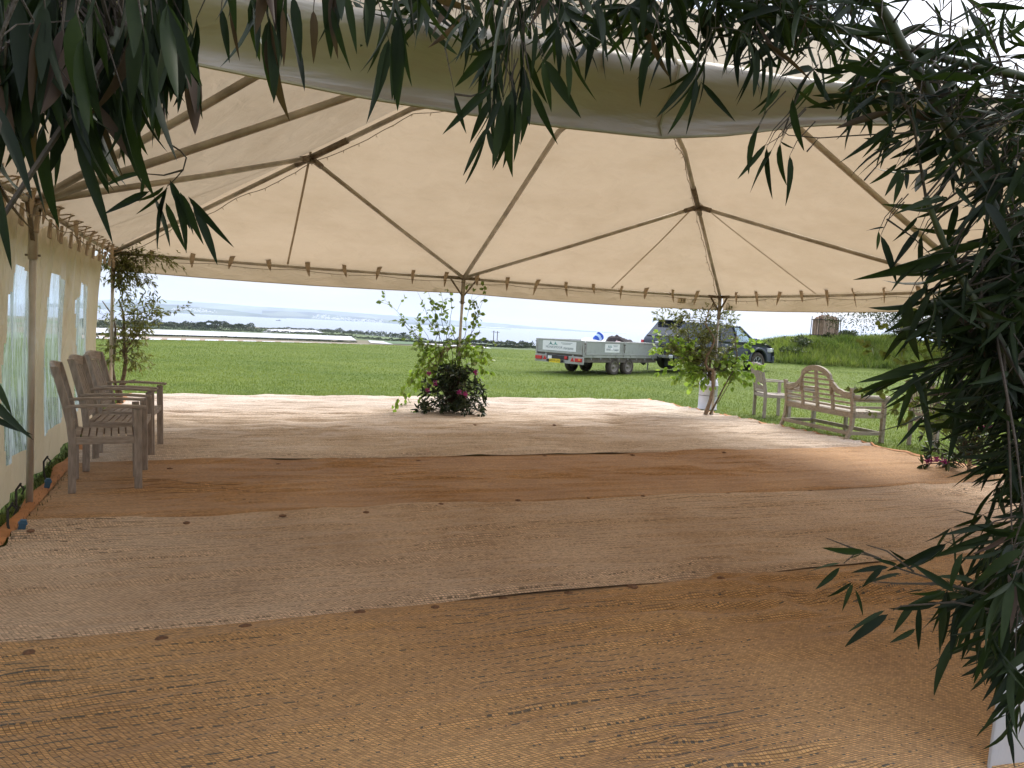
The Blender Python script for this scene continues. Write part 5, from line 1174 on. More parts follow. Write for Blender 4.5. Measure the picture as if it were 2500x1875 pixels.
lp1 = dropside(.05 + TLn * .25, hw, TLn / 2 - .06, PI); lp2 = dropside(.02 + TLn * .75, hw, TLn / 2 - .06, PI); dropside(TLn, 0, TWd - .10, PI / 2, 'front_panel')
for x in (0.0, TLn / 2 + .03, TLn - .01):
    for s_ in (-1, 1):
        MB().box((x, s_ * hw, zb + hp / 2 - .01), (.055, .06, hp + .06)).build('corner_post', M['steel'], tl, bevel=.006)
        b = MB(); b.tube([(x, s_ * (hw + .035), zb + hp * .2), (x, s_ * (hw + .045), zb + hp * .5), (x, s_ * (hw + .03), zb + hp * .8)], .012, 6); b.box((x, s_ * (hw + .035), zb + hp * .82), (.07, .02, .05)); b.build('latch', M['grime'], tl)
# rear bumper beam with lamps and number plate
MB().box((-.02, 0, zb - .20), (.05, TWd + .04, .26)).build('rear_board', M['steel'], tl, bevel=.006)
MB().box((-.048, .05, zb - .145), (.006, 1.0, .14)).build('recess', M['black'], tl)
for s_ in (-1, 1):
    MB().box((-.07, s_ * (hw - .17), zb - .19), (.05, .28, .12)).build('tail_light', M['red'], tl, bevel=.008)
    q = MB(); y0 = s_ * (hw - .45); q.add([(-.055, y0 - .085, zb - .25), (-.055, y0 + .085, zb - .25), (-.055, y0, zb - .11), (-.045, y0 - .085, zb - .25), (-.045, y0 + .085, zb - .25), (-.045, y0, zb - .11)], [(0, 1, 2), (5, 4, 3), (0, 3, 4, 1), (1, 4, 5, 2), (2, 5, 3, 0)]); q.build('reflector', M['red'], tl)
MB().box((-.07, -hw + .42 + .30, zb - .14), (.05, .10, .10)).build('fog_light', M['red'], tl, bevel=.006)
MB().box((-.099, -(hw - .10), zb - .17), (.008, .09, .06)).build('indicator', M['orange'], tl)
MB().box((-.052, hw - .68, zb - .16), (.006, .18, .11)).build('sticker', M['banner'], tl)
pl = MB().box((0, 0, 0), (.50, .015, .125)).build('number_plate', M['plate'], tl, bevel=.003); pl.location = (-.10, .12, zb - .265); pl.rotation_euler = (0, 0, -PI / 2)
o = link('lettering', text_mesh('HD19 UYF', .105), M['ink'], pl); o.location = (0, -.0105, 0); o.rotation_euler = (PI / 2, 0, 0)
MB().box((-.09, .12 + .33, zb - .265), (.06, .07, .08)).build('plate_lamp', M['black'], tl, bevel=.01); MB().box((-.09, .12 - .33, zb - .265), (.06, .07, .08)).build('plate_lamp', M['black'], tl, bevel=.01)
# banners with lettering and the twin green peaks
def banner(parent, x0, wd, h, ts):
    bb = MB().box((0, 0, 0), (wd, .006, h)).build('banner', M['banner'], parent); bb.location = (x0, -.018, hp / 2 + .02)
    for k, (cx_, c) in enumerate(((-.26, (.05, .17, .16)), (-.12, (.13, .33, .32)))):
        q = MB(); cx2 = cx_ * wd; q.add([(cx2 - .075 * wd, -.006, .02 * h), (cx2 - .02 * wd, -.006, .20 * h), (cx2, -.006, .44 * h), (cx2 + .03 * wd, -.006, .22 * h), (cx2 + .085 * wd, -.006, .04 * h), (cx2, -.006, .13 * h)], [(0, 5, 2, 1), (5, 4, 3, 2)])
        q.build('peak_emblem', mat('peak_print', c, .6), bb)
    for txt, x0_, x1_, z_, hh, sh_ in (('MONKSMOOR', -.40, .10, -.17, .24, 0), ('marquees', .125, .42, -.18, .30, .35)):
        tme = text_mesh(txt, ts, .0015, sh_); xs_ = [v.co.x for v in tme.vertices]; ys_ = [v.co.y for v in tme.vertices]; w0_ = max(xs_) - min(xs_); h0_ = max(ys_) - min(ys_)
        o = link('lettering', tme, M['grey_ink'], bb); o.location = ((x0_ + x1_) / 2 * wd, -.0045, z_ * h); o.rotation_euler = (PI / 2, 0, 0); o.scale = ((x1_ - x0_) * wd / w0_, hh * h / h0_, 1)
    for dy, w_ in ((.32, .34), (.20, .24)): MB().box((.22 * wd, -.0045, dy * h), (w_ * wd, .002, .012 * (h / .3))).build('small_print', M['grey_ink'], bb)
    return bb
banner(rear, -.02, 1.52, .33, .165); banner(rp1, .36, .80, .29, .082)
MB().box((TLn / 4 - .16, -.018, hp / 2 + .04), (.10, .006, .16)).build('sticker', M['banner'], rp2)
for s_ in (-1, 1):
    MB().bar((.1, s_ * .55, zb - .18), (TLn, s_ * .55, zb - .18), .06, .22).build('chassis_beam', M['grime'], tl)
    MB().box((TLn * .5, s_ * (hw - .06), zb - .17), (TLn - .1, .02, .16)).build('side_skirt', M['grime'], tl)
    for wx in (1.72, 2.52): wheel(tl, wx, s_ * (hw - .14), .30, .20, M['rim_old'], 0, s_)
for k in range(8): MB().tube([(.35 + k * .5, -hw - .01, zb - .10), (.35 + k * .5, -hw - .04, zb - .17), (.37 + k * .5, -hw - .03, zb - .11)], .008, 5).build('rope_hook', M['steel'], tl)
b = MB(); b.bar((TLn, .45, zb - .2), (TLn + 1.3, 0, zb - .22), .07, .09); b.bar((TLn, -.45, zb - .2), (TLn + 1.3, 0, zb - .22), .07, .09); b.box((TLn + 1.35, 0, zb - .2), (.2, .08, .1)); b.build('drawbar', M['grime'], tl)
MB().tube([(TLn + .9, .0, .1), (TLn + .9, 0, .75)], .03, 8).build('jockey_wheel', M['steel'], tl)
q = MB(); q.prism([(TLn - .7, zb - .24), (TLn - .2, zb - .24), (TLn - .42, zb - .36)], -hw + .3, -hw + .34); q.build('bracket_plate', M['trim'], tl)
# load
def TLw(x, y, z): v = Vector((x, y, 0)); v.rotate(Matrix.Rotation(PI / 2 - thd, 3, 'Z')); return Vector((o2.x + v.x, o2.y + v.y, gz + z))
def heap(x, y, z, sx, sy, sz, m, name, label, seed, cat='cloth', amp=.35):
    bm = bmesh.new(); bmesh.ops.create_icosphere(bm, subdivisions=4, radius=1)
    for v in bm.verts:
        d = 1 + amp * mnoise.fractal(v.co * 1.7 + Vector((seed, 0, 0)), 1, 2, 4) + .08 * abs(mnoise.noise(v.co * 6 + Vector((0, seed, 0)))); v.co = Vector((v.co.x * sx * d, v.co.y * sy * d, max(-.2, v.co.z) * sz * d))
    me = bpy.data.meshes.new(name); bm.to_mesh(me); bm.free(); me.polygons.foreach_set('use_smooth', [True] * len(me.polygons)); o = link(name, me, m); o.location = TLw(x, y, z); tag(o, label, cat); o.rotation_euler = (0, 0, PI / 2 - thd); return o
heap(1.4, -.2, zb + .1, 1.1, .75, .36, M['white_cloth'], 'folded_cover', 'heap of white covers in the trailer under the blue tub', 1)
heap(3.1, -.2, zb + .1, .9, .75, .40, M['white_cloth'], 'folded_cover', 'heap of white covers at the front of the trailer', 4)
heap(2.55, -.35, zb + .38, .34, .30, .26, M['dark_cloth'], 'coat', 'dark brown coat piled on the white covers', 7, 'coat')
heap(3.15, -.35, zb + .36, .32, .28, .20, M['dark_cloth'], 'coat', 'dark striped blanket bundle right of the brown coat', 9, 'blanket')
heap(2.35, -.62, zb + .32, .22, .12, .14, mat('pink_cloth', (.5, .36, .36), .8), 'towel', 'pinkish cloth tucked below the brown coat', 12, 'towel')
tb = empty('plastic_tub', TLw(1.55, -.35, zb + .56), 0, 'blue plastic tub tipped over on the white covers', 'tub'); tb.rotation_euler = (.3, 1.0, .2 + PI / 2 - thd)
MB().lathe([(0, -.14), (.11, -.14), (.145, .12), (.15, .12), (.155, .14), (.14, .14), (.105, -.12), (0, -.12)], 24).build('body', M['blue'], tb, True)
MB().lathe([(0, .15), (.162, .15), (.165, .12), (.158, .118)], 24).build('lid', M['blue'], tb, True)
MB().lathe([(.125, -.05), (.138, .06)], 24).build('paper_label', mat('pale_label', (.35, .5, .75), .5), tb, True)
tb.scale = (.95, .95, .95)

# ------------------------------------------------------------------ pickup (x forward, y left, z up, rear bumper at x=0)
phd = math.radians(58.5); fw = Vector((math.sin(phd), math.cos(phd))); lf = Vector((-math.cos(phd), math.sin(phd)))
RR2 = Vector((5.78, 27.3)); PW, PLn = 1.84, 5.45; oc = RR2 + lf * (PW / 2); pz = hz(*(oc + fw * 2.6))
pkp = empty('pickup_truck', (oc.x, oc.y, pz), PI / 2 - phd, 'slate blue pickup with hardtop hitched to the trailer, behind the twisted hazel', 'pickup truck'); pkp.scale = (1, 1, 1.0)
hw = PW / 2; R_ = .39; wx1, wx2 = 1.20, 4.42
def arch(cx_, rad, z0, n_=12): return [(cx_ - rad * math.cos(PI * k / n_) , z0 + rad * math.sin(PI * k / n_)) for k in range(n_ + 1)]
def body_loft():
    """stations of (half width, z) rings following side outline"""
    lower = [(.03, .55), (.06, .47), (wx1 - .47, .45)] + arch(wx1, .47, .42)[1:-1] + [(wx1 + .47, .45), (wx2 - .47, .45)] + arch(wx2, .47, .42)[1:-1] + [(wx2 + .47, .46), (PLn - .12, .42), (PLn - .02, .55)]
    upper = [(PLn + .0, .72), (PLn - .04, .86), (PLn - .14, .98), (PLn - .40, 1.07), (PLn - .85, 1.13), (PLn - 1.25, 1.16), (3.3, 1.17), (1.8, 1.17), (.08, 1.17), (.03, 1.0), (.0, .8)]
    return lower + upper
poly = body_loft(); n_ = len(poly); cxm, czm = PLn / 2, .8
def inset(p, k, dy):   # profile ring for tumblehome: outer belly ring wider than the top
    return p
vs = []; rings = [(-hw + .10, .965), (-hw + .015, .99), (-hw, 1.0), (hw, 1.0), (hw - .015, .99), (hw - .10, .965)]
def ring_pt(x, z, y, s_):
    tum = .05 * max(0, (z - .85) / .3) ** 1.5 + .10 * max(0, (x - (PLn - .5)) / .5) ** 2 + .05 * max(0, (.3 - x) / .3) ** 2
    yy = y - math.copysign(tum, y); return (cxm + (x - cxm) * (s_ * .02 + .98), yy, czm + (z - czm) * s_)
for y, s_ in rings: vs += [ring_pt(x, z, y, s_) for x, z in poly]
fs = [tuple(range(n_ - 1, -1, -1)), tuple(5 * n_ + k for k in range(n_))] + [(q * n_ + i, q * n_ + (i + 1) % n_, (q + 1) * n_ + (i + 1) % n_, (q + 1) * n_ + i) for q in range(5) for i in range(n_)]
MB().add(vs, fs).build('body', M['paint'], pkp, bevel=.02)
MB().box((PLn / 2 - .1, 0, .62), (PLn - .7, PW - .3, .38)).build('underbody', M['trim'], pkp)
# upper cabin + hardtop: ring at belt and ring at roof
def quadring(pts_b, pts_t, name, m, extra=0):
    n_ = len(pts_b); MB().add(pts_b + pts_t, [tuple(range(n_, 2 * n_)), tuple(range(n_ - 1, -1, -1))] + [(i, (i + 1) % n_, n_ + (i + 1) % n_, n_ + i) for i in range(n_)]).build(name, m, pkp, bevel=.035, seg=3)
zr = 1.80
def outl(x0, x1, w_): return [(x0, -w_, 0), (x1, -w_, 0), (x1, w_, 0), (x0, w_, 0)]
wb, wt = hw - .055, hw - .22
quadring([(.07, -wb, 1.15), (2.28, -wb, 1.15), (2.28, wb, 1.15), (.07, wb, 1.15)], [(.60, -wt, zr + .02), (2.26, -wt, zr + .02), (2.26, wt, zr + .02), (.60, wt, zr + .02)], 'hardtop', M['paint'])
# cab frame: roof, pillars; glass separate so one can look through
RFX0, RFX1 = 2.42, 3.45
b = MB(); b.add([(RFX0, -wt, zr - .055), (RFX1, -wt, zr - .06), (RFX1 + .1, -wt + .15, zr - .045), (RFX1 + .1, wt - .15, zr - .045), (RFX1, wt, zr - .06), (RFX0, wt, zr - .055), (RFX0, -wt + .06, zr), (RFX1 - .1, -wt + .06, zr - .01), (RFX1 - .1, wt - .06, zr - .01), (RFX0, wt - .06, zr)],
      [(0, 1, 7, 6), (1, 2, 7), (2, 3, 8, 7), (3, 4, 8), (4, 5, 9, 8), (6, 7, 8, 9), (5, 0, 6, 9), (0, 5, 4, 3, 2, 1)]); b.build('roof', M['paint'], pkp)
for s_ in (-1, 1):
    y1, y2 = s_ * wb, s_ * wt
    for (xa, xb, w_) in ((2.36, 2.44, .10), (3.28, 3.14, .09), (4.28, RFX1 + .02, .09)):
        MB().bar((xa, y1, 1.14), (xb, y2, zr - .05), .05, w_, (0, 1, 0)).build('pillar', M['paint'], pkp)
    MB().bar((2.42, y2, zr - .06), (RFX1 + .03, y2, zr - .07), .06, .06).build('roof_side', M['paint'], pkp)
    for xs in (((2.44, 1.16), (3.24, 1.16), (3.12, zr - .09), (2.50, zr - .09)), ((3.34, 1.16), (4.18, 1.16), (3.46, zr - .10), (3.20, zr - .09))):
        vs = [(x, y1 + (y2 - y1) * (z - 1.15) / (zr - 1.2), z) for x, z in xs]; vs += [(x, y - s_ * .006, z) for x, y, z in vs]
        MB().add(vs, [(0, 1, 2, 3), (7, 6, 5, 4), (0, 4, 5, 1), (1, 5, 6, 2), (2, 6, 7, 3), (3, 7, 4, 0)]).build('side_window', M['glass'] if xs[0][0] > 3 else M['cglass'], pkp)
    vs = [(x, y1 + (y2 - y1) * (z - 1.15) / (zr - 1.15) + s_ * .012, z) for x, z in ((.50, 1.22), (2.18, 1.22), (2.16, zr - .13), (.78, zr - .13))]; vs += [(x, y - s_ * .006, z) for x, y, z in vs]
    MB().add(vs, [(0, 1, 2, 3), (7, 6, 5, 4), (0, 4, 5, 1), (1, 5, 6, 2), (2, 6, 7, 3), (3, 7, 4, 0)]).build('side_window', M['cglass'], pkp)
    for wx in (wx1, wx2):
        wheel(pkp, wx, s_ * (hw - .12), R_, .26, M['rim'], 6, s_)
        P = [[Vector((x, s_ * (hw + q), z)) for q in (-.02, .035, .045)] for x, z in arch(wx, .455, .44, 14)]; P2_ = [[Vector((x, s_ * (hw + q), z)) for q in (.045, .01)] for x, z in arch(wx, .52, .46, 14)]
        rows = [[a_[0], a_[1], b2[0], b2[1]] for a_, b2 in zip(P, P2_)]; MB().grid(rows).build('wheel_arch', M['paint'], pkp, True)
        MB().lathe([(.44, -.14), (.44, .14)], 20, (wx, s_ * (hw - .2), .42), axis='y').build('wheel_well', M['black'], pkp)
    MB().box((2.82, s_ * (hw + .03), .46), (1.9, .14, .03)).build('side_step', M['chrome'], pkp, bevel=.008)
    for x in (2.62, 3.52): MB().box((x, s_ * (hw + .012), 1.03), (.15, .03, .035)).build('door_handle', M['chrome'], pkp, bevel=.008)
    for x in (2.34, 3.27, 4.18): MB().box((x, s_ * (hw + .0005), .83), (.008, .006, .60)).build('door_gap', M['black'], pkp)
    b = MB(); b.box((0, 0, 0), (.10, .22, .20)); o = b.build('mirror', M['chrome'], pkp, bevel=.03, seg=3); o.location = (4.08, s_ * (hw + .13), 1.24)
    MB().bar((4.1, s_ * (hw - .05), 1.17), (4.1, s_ * (hw + .1), 1.2), .04, .04).build('mirror_arm', M['trim'], pkp)
    MB().box((PLn - .20, s_ * (hw - .17), .89), (.36, .22, .17), Matrix.Rotation(s_ * -.45, 3, 'Z')).build('headlight', M['clear'], pkp, bevel=.03, seg=3)
    MB().box((.02, s_ * (hw - .075), .93), (.09, .13, .30)).build('tail_light', M['red'], pkp, bevel=.015)
    MB().tube([(.75, s_ * (wt - .02), zr + .02), (.85, s_ * (wt - .02), zr + .07), (2.0, s_ * (wt - .02), zr + .075), (2.15, s_ * (wt - .02), zr + .02)], .016, 6).build('roof_rail', M['trim'], pkp, True)
# windscreen, rear screen, tailgate details
def pane(pts, name, m, off):
    vs = [Vector(p) for p in pts]; nrm = (vs[1] - vs[0]).cross(vs[3] - vs[0]).normalized() * off; MB().add(vs + [p + nrm for p in vs], [(0, 1, 2, 3), (7, 6, 5, 4), (0, 4, 5, 1), (1, 5, 6, 2), (2, 6, 7, 3), (3, 7, 4, 0)]).build(name, m, pkp)
pane([(4.30, -wb + .06, 1.15), (4.30, wb - .06, 1.15), (RFX1 + .08, wt - .06, zr - .08), (RFX1 + .08, -wt + .06, zr - .08)], 'windscreen', M['glass'], .006)
pane([(.125, wb - .10, 1.24), (.125, -wb + .10, 1.24), (.52, -wt + .09, zr - .10), (.52, wt - .09, zr - .10)], 'rear_window', M['cglass'], .03)
MB().box((.50, 0, zr + .035), (.34, PW - .42, .035)).build('spoiler', M['trim'], pkp, bevel=.012)
MB().box((-.008, 0, .86), (.012, PW - .34, .50)).build('tailgate', M['paint'], pkp, bevel=.012)
MB().box((-.02, 0, 1.02), (.03, .20, .06)).build('tailgate_handle', M['chrome'], pkp, bevel=.01)
MB().box((.06, .30, 1.235), (.03, .16, .03)).build('badge', M['chrome'], pkp); MB().box((.16, 0, 1.30), (.05, .16, .05)).build('rear_handle', M['trim'], pkp, bevel=.01)
MB().box((-.08, 0, .52), (.18, PW - .1, .14)).build('rear_bumper', M['chrome'], pkp, bevel=.03, seg=3); MB().box((-.10, 0, .60), (.16, PW - .2, .02)).build('bumper_step', M['trim'], pkp)
MB().box((-.16, 0, .46), (.03, .50, .12)).build('number_plate', M['trim'], pkp); MB().bar((-.3, 0, .38), (.1, 0, .42), .06, .06).build('tow_bar', M['black'], pkp)
MB().box((PLn + .0, 0, .52), (.14, PW - .22, .30)).build('front_bumper', M['paint'], pkp, bevel=.05, seg=3); MB().box((PLn + .02, 0, .80), (.06, .9, .16)).build('grille', M['trim'], pkp, bevel=.02)
for s_ in (-.38, .38): b = MB(); b.box((3.0, s_, 1.05), (.5, .48, .14)); b.box((2.75, s_, 1.32), (.14, .46, .55)); b.box((2.74, s_, 1.62), (.10, .26, .16)); b.build('seat', M['trim'], pkp, bevel=.04)
MB().box((4.05, 0, 1.12), (.4, PW - .35, .10)).build('dashboard', M['trim'], pkp, bevel=.03)
o = MB().lathe([(.17, -.01), (.185, 0), (.17, .01), (.155, 0), (.17, -.01)], 20).build('steering_wheel', M['trim'], pkp, True); o.location = (3.75, -.38, 1.25); o.rotation_euler = (0, -1.1, 0)
MB().box((.02, -hw - .0 + .35, .3), (.02, .26, .26)).build('mud_flap', M['trim'], pkp)

# ------------------------------------------------------------------ bamboo
def leaf_mesh(k, dead=False):
    """lanceolate blade along +x, folded on the midrib, drooping; unit length"""
    st_ = [0, .03, .10, .25, .45, .65, .82, .93, 1.0]; wd = [.006, .012, .050, .082, .085, .066, .040, .018, .0]; wd = [w_ * (.85 + .12 * k) for w_ in wd]
    cur = (.10, .22, .05, .35)[k]; tw = (.2, -.5, .6, -.15)[k]; vs = []
    for x, w_ in zip(st_, wd):
        z = -cur * x * x; a = tw * x; y1, z1 = math.cos(a) * w_, math.sin(a) * w_
        vs += [(x, -y1, z - z1 + w_ * .35), (x, 0, z), (x, y1, z + z1 + w_ * .35)]
    fs = []
    for i in range(len(st_) - 1): fs += [(3 * i, 3 * i + 1, 3 * i + 4, 3 * i + 3), (3 * i + 1, 3 * i + 2, 3 * i + 5, 3 * i + 4)]
    me = MB().add(vs, fs).mesh('leaf', True); me.materials.append(M['leaf_brown' if dead else 'leaf_bamboo']); return me
LM = [leaf_mesh(k) for k in range(4)]; LMD = [leaf_mesh(k, True) for k in range(4)]; SLIM = [1.0]
def leaf_arrays(me):
    V = np.zeros(len(me.vertices) * 3); me.vertices.foreach_get('co', V); F_ = np.array([list(p.vertices) for p in me.polygons]); return V.reshape(-1, 3), F_
LA = [leaf_arrays(m) for m in LM]
def to_culm(B, cl, p, r_=.0013):       # a thin stem from the nearest cane to p
    q = min(cl, key=lambda c: (c - p).length); B.twig([q, q.lerp(p, .35) + Vector((.01, 0, .03)), q.lerp(p, .7) + Vector((-.01, .01, .03)), p], r_)
class Bamboo:
    def __init__(s, root_p, label, slim=1.0):
        s.slim = slim
        s.r = empty('bamboo', root_p, 0, label, 'bamboo', 'bamboo framing the entrance'); s.o = Vector(root_p); s.tw = MB(); s.leaves = []
    def culm(s, pts, r0, r1):
        pts = [Vector(p) - s.o for p in pts]; P = []
        n_ = 28
        for i in range(n_ + 1):       # smooth through points
            t = i / n_ * (len(pts) - 1); k = min(int(t), len(pts) - 2); f = t - k; p0, p1, p2, p3 = pts[max(k - 1, 0)], pts[k], pts[k + 1], pts[min(k + 2, len(pts) - 1)]
            P.append(.5 * ((2 * p1) + (-p0 + p2) * f + (2 * p0 - 5 * p1 + 4 * p2 - p3) * f * f + (-p0 + 3 * p1 - 3 * p2 + p3) * f ** 3))
        rs = [r0 + (r1 - r0) * i / n_ for i in range(n_ + 1)]; rs = [q * (1.18 if i % 4 == 0 else 1) for i, q in enumerate(rs)]
        MB().tube(P, rs, 10).build('culm', M['culm'], s.r, True); return [p + s.o for p in P]
    def twig(s, pts, r_): s.tw.tube([Vector(p) - s.o for p in pts], [r_ * (1 - .7 * i / (len(pts) - 1)) for i in range(len(pts))], 4)
    def leaf(s, p, d, size, roll=None, dead=False): s.leaves.append((Vector(p), Vector(d).normalized(), size, random.uniform(0, 6.28) if roll is None else 0, dead, roll is not None))
    def rot(s, l):
        p, d, rl, face = l[0], l[1], l[3], l[5]
        if not face: return d.to_track_quat('X', 'Z').to_matrix() @ Matrix.Rotation(rl, 3, 'X')
        z = Vector((0, 0, CH)) - p; z = z - d * z.dot(d); z.normalize(); y = z.cross(d); m_ = Matrix((d, y, z)).transposed(); return m_ @ Matrix.Rotation(((p.x * 971 + p.z * 577) % 1 - .5) * 1.9, 3, 'X')
    def sprig(s, p, d, n_, size, droop=.7, tl_=.12, spread=.6, dead=.06):
        """a twig from p along d ending in a fan of leaves"""
        pts = wander(p, d, tl_, 4, .12, .06); s.twig(pts, .0016)
        for k in range(n_):
            q = pts[-1] if k < n_ * .6 else pts[random.randint(1, 4)]; dd_ = Vector(d).normalized() * .5 + Vector((random.gauss(0, spread), random.gauss(0, spread), random.gauss(0, spread * .5) - droop)); s.leaf(q, dd_, size * random.uniform(.7, 1.15), None, random.random() < dead)
    def finish(s, max_ind=300):
        s.tw.build('twigs', M['dark_bark'], s.r)['kind'] = 'stuff'
        def shown(l): 
            v = l[0] - Vector((0, 0, CH)); vis = v.y > .1 and abs(v.x / max(v.y, .01)) < .72 and -.62 < (v.z / max(v.y, .01)) < .52; return (l[2] / max(v.length, .1)) * (1 if vis else .01) * (3 if l[5] else 1)
        ls = sorted(s.leaves, key=shown, reverse=True); big, rest = ls[:max_ind], ls[max_ind:]
        for l_ in big:
            p, d, sz, rl, dead, face = l_; sl = (.80 if s.slim >= 1 else .95) if face else s.slim
            o = link('leaf', random.choice(LMD if dead else LM), None, s.r)
            q = s.rot(l_).to_4x4(); o.matrix_basis = Matrix.Translation(p - s.o) @ q @ Matrix.Diagonal((sz, sz * sl * random.uniform(.8, 1.15), sz, 1))
        if rest:
            VS, FS, n0 = [], [], 0
            for l_ in rest:
                p, d, sz, rl, dead, face = l_
                V, F_ = random.choice(LA); q = np.array(s.rot(l_)); VS.append((V * sz * np.array([1, s.slim, 1])) @ q.T + np.array(p - s.o)); FS.append(F_ + n0); n0 += len(V)
            o = link('foliage', np_mesh('foliage', np.concatenate(VS), np.concatenate(FS), True), M['leaf_bamboo'], s.r); o['kind'] = 'stuff'
def inpoly(x, y, poly):
    c = False; j = len(poly) - 1
    for i in range(len(poly)):
        if (poly[i][1] > y) != (poly[j][1] > y) and x < (poly[j][0] - poly[i][0]) * (y - poly[i][1]) / (poly[j][1] - poly[i][1]) + poly[i][0]: c = not c
        j = i
    return c
def fill(B, poly, n_, d0, d1, size, nl=(4, 7), droop=.7, dirs=None, culms=None, spread=.55, dead=.06):
    x0, x1, y0, y1 = min(p[0] for p in poly), max(p[0] for p in poly), min(p[1] for p in poly), max(p[1] for p in poly); k = 0
    while k < n_:
        x, y = random.uniform(x0, x1), random.uniform(y0, y1)
        if not inpoly(x, y, poly): continue
        k += 1; p = at(x, y, random.uniform(d0, d1)); d = Vector(dirs) if dirs else Vector((random.gauss(0, .5), random.gauss(0, .5), -.5))
        d = d + Vector((random.gauss(0, .3), random.gauss(0, .3), random.gauss(0, .25)))
        if culms and random.random() < .45:
            q = min(random.sample(culms, min(14, len(culms))), key=lambda c: (c - p).length); mid_ = q.lerp(p, .55) + Vector((0, 0, .03)); B.twig([q, mid_, p], .0028)
        B.sprig(p, d, random.randint(*nl), size, droop, random.uniform(.05, .14), spread, dead)

# left plant: hangs over the top left
B = Bamboo((-1.25, 1.05, 0), 'bamboo with broad drooping leaves hanging over the top left')
c1_ = B.culm([(-1.25, 1.05, 0), (-1.15, 1.08, 1.1), (-.95, 1.08, 2.0), (-.55, 1.05, 2.35), (-.1, 1.05, 2.33)], .014, .004)
c2_ = B.culm([(-1.3, .85, 0), (-1.2, .9, 1.2), (-.9, .9, 2.1), (-.45, .8, 2.3)], .013, .004)
c3_ = B.culm([at(270, 120, .80), at(310, 50, .82), at(370, -40, .85), at(520, -200, .95)], .006, .009)
cl = c1_ + c2_ + c3_
fill(B, [(-120, -260), (400, -260), (340, -130), (220, -90), (130, 40), (50, 120), (-120, 230)], 48, .7, 1.0, .088, (3, 5), 1.6, (.1, 0, -1), cl, .28, .08)
fill(B, [(130, -240), (420, -260), (390, -120), (250, -80), (130, -20)], 34, .75, 1.0, .09, (3, 5), 1.7, (.1, 0, -1), cl, .25, .1)
fill(B, [(-40, -160), (360, -200), (300, -120), (200, -80), (100, 0), (-40, 80)], 22, .68, .88, .09, (3, 5), 1.8, (.12, 0, -1), cl, .22, .10)
fill(B, [(480, -260), (1050, -260), (1000, -190), (800, -180), (600, -160), (480, -150)], 12, .85, 1.1, .10, (3, 5), 1.7, (.1, 0, -1), cl, .25, .12)
# long single leaves seen one by one in the photo: (base px) -> (tip px), depth
for (x0, y0, x1, y1, dep, dead) in ((390, -10, 480, 205, .80, 0), (335, 90, 375, 262, .82, 0), (325, 60, 400, 260, .80, 0), (180, 160, 185, 360, .8, 1), (230, 250, 330, 395, .80, 1), (240, 250, 285, 430, .82, 1), (185, 330, 270, 578, .80, 0),
                         (140, 330, 143, 455, .85, 0), (-30, 230, 88, 470, .62, 0), (-20, 420, 28, 650, .60, 0), (105, 300, 105, 545, .84, 0), (20, 60, 95, 520, .75, 0), (540, 20, 560, 148, .95, 0), (565, -10, 575, 140, .95, 1), (690, 20, 695, 155, .98, 1), (715, -10, 735, 145, .98, 0), (765, 25, 770, 140, .98, 1), (810, 20, 852, 170, .98, 0),
                         (845, -20, 870, 118, .98, 0), (890, 0, 905, 95, .98, 0), (930, 0, 995, 108, 1.0, 0), (815, -30, 805, 128, .98, 1), (-60, 940, 64, 1068, .62, 0), (-50, 1000, 60, 1065, .64, 0), (-30, 905, 30, 1010, .63, 0), (205, 210, 235, 380, .8, 0), (75, 250, 60, 420, .78, 0), (250, 130, 262, 300, .8, 0), (280, 230, 300, 400, .81, 0)):
    p, q = at(x0, y0, dep), at(x1, y1, dep); B.leaf(p, q - p, (q - p).length * 1.03, random.choice([.3, -.4, 2.9, .8]), bool(dead))
    if y0 > 880: B.twig([at(-140, 900, dep), p], .003); to_culm(B, cl, at(-140, 900, dep), .0035)
    else:
        q_ = p + Vector((random.uniform(-.05, .05), .02, .09)); B.twig([q_, p + Vector((0, .01, .04)), p], .0018); to_culm(B, cl, q_)
# the isolated hanging sprig
st_ = [(418, 105), (405, 170), (400, 240), (401, 300), (412, 350), (440, 368), (455, 385), (447, 415), (425, 440), (408, 455)]
B.twig([at(x, y, .92) for x, y in st_], .0022); to_culm(B, cl, at(418, 105, .92), .003); B.twig([at(x, y, .92) for x, y in ((447, 415), (400, 428), (352, 424), (340, 425))], .0014)
for (x0, y0, x1, y1) in ((352, 424, 240, 438), (400, 455, 330, 515), (365, 467, 245, 525), (410, 458, 335, 470 + 60), (408, 455, 385, 560), (402, 470, 372, 612), (405, 495, 455, 618), (375, 480, 425, 600), (425, 470, 475, 605), (440, 470, 496, 598), (470, 500, 535, 645), (460, 480, 565, 605), (350, 430, 345, 495), (415, 440, 465, 560), (430, 465, 480, 570)):
    p, q = at(x0, y0, .92), at(x1, y1, .92); B.leaf(p, q - p, (q - p).length, random.choice([.4, -.5, 2.7, 1.0]))
# foliage mass above and behind the camera that keeps the entrance in shade
for k in range(700):
    p = Vector((random.uniform(-1.9, .4), random.uniform(-1.2, 1.0), random.uniform(2.15, 2.9))); v = p - Vector((0, 0, CH))
    if v.y > .05 and v.z / v.y < .62 and abs(v.x / v.y) < .75: continue
    B.leaf(p, (random.gauss(0, .5), random.gauss(0, .5), -.8), random.uniform(.13, .19))
B.finish()

